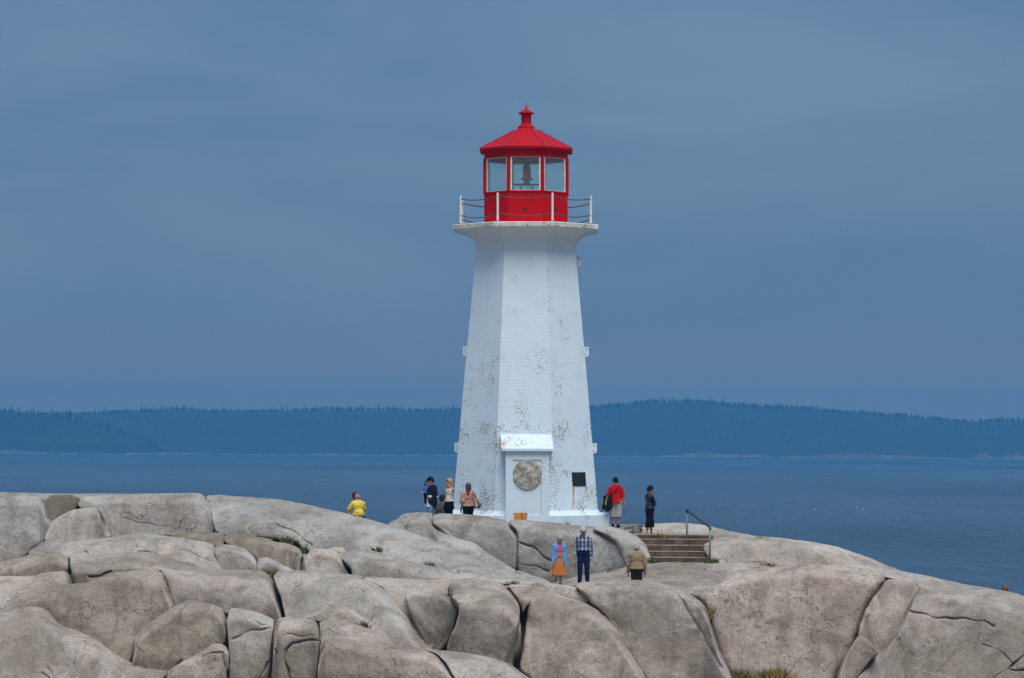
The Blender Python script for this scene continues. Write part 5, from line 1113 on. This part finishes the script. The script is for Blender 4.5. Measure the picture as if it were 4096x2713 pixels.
# man in tan jumper
m = Person('grey haired man in a tan jumper, seen from behind at the foot of the steps', 2547, 2177, 99.2, 1.72, 178, SKIN_T, 1.14, .07, (4, 30, 0), ((.075, .0, -.30), (.085, -.06, -.56), (0, -.1, -1)), ((.075, .0, -.30), (.085, -.06, -.56), (0, -.1, -1)))
m.top(cloth('tan_jumper', (.27, .195, .115), .1), .93, 1.85, .026, .012, 'jumper', .006, coll=cloth('coral_collar', (.62, .10, .10)), flare=.02); m.legs(cloth('brown_trousers', (.022, .016, .017)), 1.0); m.hair(HAIR_GREY, thick=.014); m.shoes(BLACK)
# lone head beyond the right-hand slope
m = Person('brown haired person mostly hidden behind the far right slope', 4020, 2346, 98.4, 1.70, 172, SKIN, 1.0)
m.top(cloth('dull_green_shirt', (.08, .09, .06)), .9, .8, coll=False); m.legs(NAVY); m.hair(mat_plain('auburn_hair', (.13, .055, .022), .7, .35, 30), thick=.020); m.shoes(BLACK)

# ------------------------------------------------------------------ tufts of grass and weed in the cracks
def tuft_mat(name, c0, c1):
    m, t, b = new_mat(name, .8); oi = noise(t, pos(t), 9, 2)
    L(t, ramp(t, oi.outputs['Fac'], [(.35, c0), (.65, c1)]).outputs[0], b.inputs['Base Color']); return m
GREEN = tuft_mat('green_blades', (.045, .085, .018), (.10, .15, .030)); OCHRE = tuft_mat('dry_blades', (.16, .12, .03), (.26, .19, .05)); MIXG = tuft_mat('mixed_blades', (.07, .09, .018), (.20, .16, .04))
def tuft(u, v, d, w_px, h_px, n, mat, label, wide=.010, depth=.15):
    g = np.random.default_rng(int(u + v)); p_ = F / d; W_, H_ = w_px / p_, h_px / p_; V_, F_ = [], []
    for k in range(n):
        bx, by = g.normal(0, W_ * .24), g.normal(0, depth * .4); a = g.normal(0, .55) + bx / max(W_, .01) * .9; a2 = g.normal(0, .5); h = H_ * g.uniform(.7, 1.4); wd = wide * 2.0 * g.uniform(.7, 1.3); yaw = g.uniform(0, 3.14)
        px_, py_ = wd * math.cos(yaw), wd * math.sin(yaw); b0 = len(V_)
        for t in (0, .4, .75, 1.0):
            x = bx + math.sin(a) * h * t * t * .9 + math.sin(a) * .1 * h * t; y = by + math.sin(a2) * h * t * t * .6; z = h * t * (1 - .22 * abs(math.sin(a)) * t) - .05
            k_ = (1 - t) ** .6; V_ += [(x - px_ * k_, y - py_ * k_, z), (x + px_ * k_, y + py_ * k_, z)]
        for j in range(3): F_.append((b0 + 2 * j, b0 + 2 * j + 1, b0 + 2 * j + 3, b0 + 2 * j + 2))
    q = P(u, v, d); tag(link('grass_tuft', mesh_py('grass_tuft', V_, F_), mat, None, q), label, 'grass', 'grass tufts growing in the rock joints')
dep_g = bpy.context.evaluated_depsgraph_get()
def hit(u, v):
    bpy.context.view_layer.update()
    dr = (P(u, v, 100) - EYE).normalized(); ok, loc, *_ = sc.ray_cast(dep_g, EYE + dr * 60, dr)
    return (loc - EYE).dot(fw) if ok else 100
dep_g.update()
for u, v, wp, hp, n, mt, lb, wd in (
    (1081, 2308, 34, 42, 60, MIXG, 'yellow green grass tuft at the head of the deep central joint', .010),
    (1148, 2172, 46, 34, 60, MIXG, 'green weed tuft under the mossy edge of the long left slope', .010),
    (1213, 2212, 14, 40, 40, GREEN, 'dark green weed in the narrow slot between two small left blocks', .009),
    (1510, 2208, 38, 26, 50, GREEN, 'spiky green tuft at the foot of the long left slope, upper one', .010),
    (1722, 2263, 48, 20, 50, GREEN, 'low green tuft at the foot of the long left slope, right one', .010),
    (1455, 2508, 66, 28, 70, GREEN, 'bright green grass row on the lower ledge left of centre', .009),
    (1451, 2318, 26, 22, 14, OCHRE, 'thin dry grass stalks on the ledge left of centre', .006),
    (1836, 2290, 24, 20, 12, OCHRE, 'few dry stalks near the lower end of the long left slope', .006),
    (2045, 2332, 60, 16, 50, MIXG, 'low yellowish grass behind the central boulders', .008),
    (2439, 2288, 44, 14, 46, GREEN, 'small green weeds under the big boulder beside the plaid shirted man', .008),
    (2612, 2256, 28, 32, 70, GREEN, 'dark green plant at the left foot of the concrete steps', .010),
    (2718, 2252, 80, 16, 46, GREEN, 'thin row of weeds along the bottom step', .007),
    (2853, 2252, 44, 26, 80, GREEN, 'green plant at the right foot of the steps by the rail', .010),
    (2274, 2098, 14, 14, 14, GREEN, 'tiny weed sprouting at the foot of the lighthouse plinth', .008),
    (2640, 2148, 34, 36, 26, OCHRE, 'dry wispy grass on the landing behind the boy', .006),
    (2836, 2470, 22, 50, 60, OCHRE, 'ochre grass hanging in the cleft between the two big right boulders', .009),
    (2950, 2722, 130, 46, 340, MIXG, 'dark green grass filling the cleft at the bottom edge', .010),
    (3095, 2722, 110, 52, 340, OCHRE, 'tawny grass clump at the bottom edge right of centre', .010),
    (840, 2006, 22, 10, 24, GREEN, 'small green sprig at the top of the left skyline crack', .007),
    (868, 2128, 16, 12, 24, MIXG, 'mossy sprig at the bottom of the left skyline crack', .007),
    (3060, 2262, 130, 18, 120, MIXG, 'brownish scrub along the foot of the long right slope', .008),
    (292, 2310, 12, 20, 24, GREEN, 'green sprig inside the dark slot at far left', .007)):
    tuft(u, v, min(hit(u, v - 4), hit(u, v - hp * .6)) - .10, wp, hp, n, mt, lb, wd, .12 if wp < 100 else .5)
# gulls resting on the water
def gull(u, v, label):
    d = 12.0 * F / (v - HOR - (u - 2048) * math.tan(roll)); q = P(u, v, d); q.z = SEA
    pr = [Ell(v3(0, 0, .07), (.20, .10, .09)), Ell(v3(.17, 0, .20), (.065, .05, .055)), Cap(v3(.13, 0, .10), v3(.16, 0, .19), .05, .04), Cap(v3(-.16, 0, .09), v3(-.30, 0, .12), .05, .015), Cap(v3(.22, 0, .195), v3(.28, 0, .185), .018, .008)]
    V, Fc = surface(pr, .025, .05); o = link('gull', mesh_np('gull', V, Fc), WHITE, None, q); tag(o, label, 'gull', 'gulls resting on the sea'); o.rotation_euler.z = u; o.scale = (.75, .75, .75)
for u, v, lb in ((3258, 2038, 'white gull afloat, leftmost of those on the right-hand water'), (3428, 2034, 'white gull afloat, left one of the close pair on the right'), (3450, 2039, 'white gull afloat, right one of the close pair on the right'), (3929, 2048, 'white gull afloat nearest the right edge of the sea'), (1344, 2010, 'white gull afloat on the water left of the man in yellow')): gull(u, v, lb)
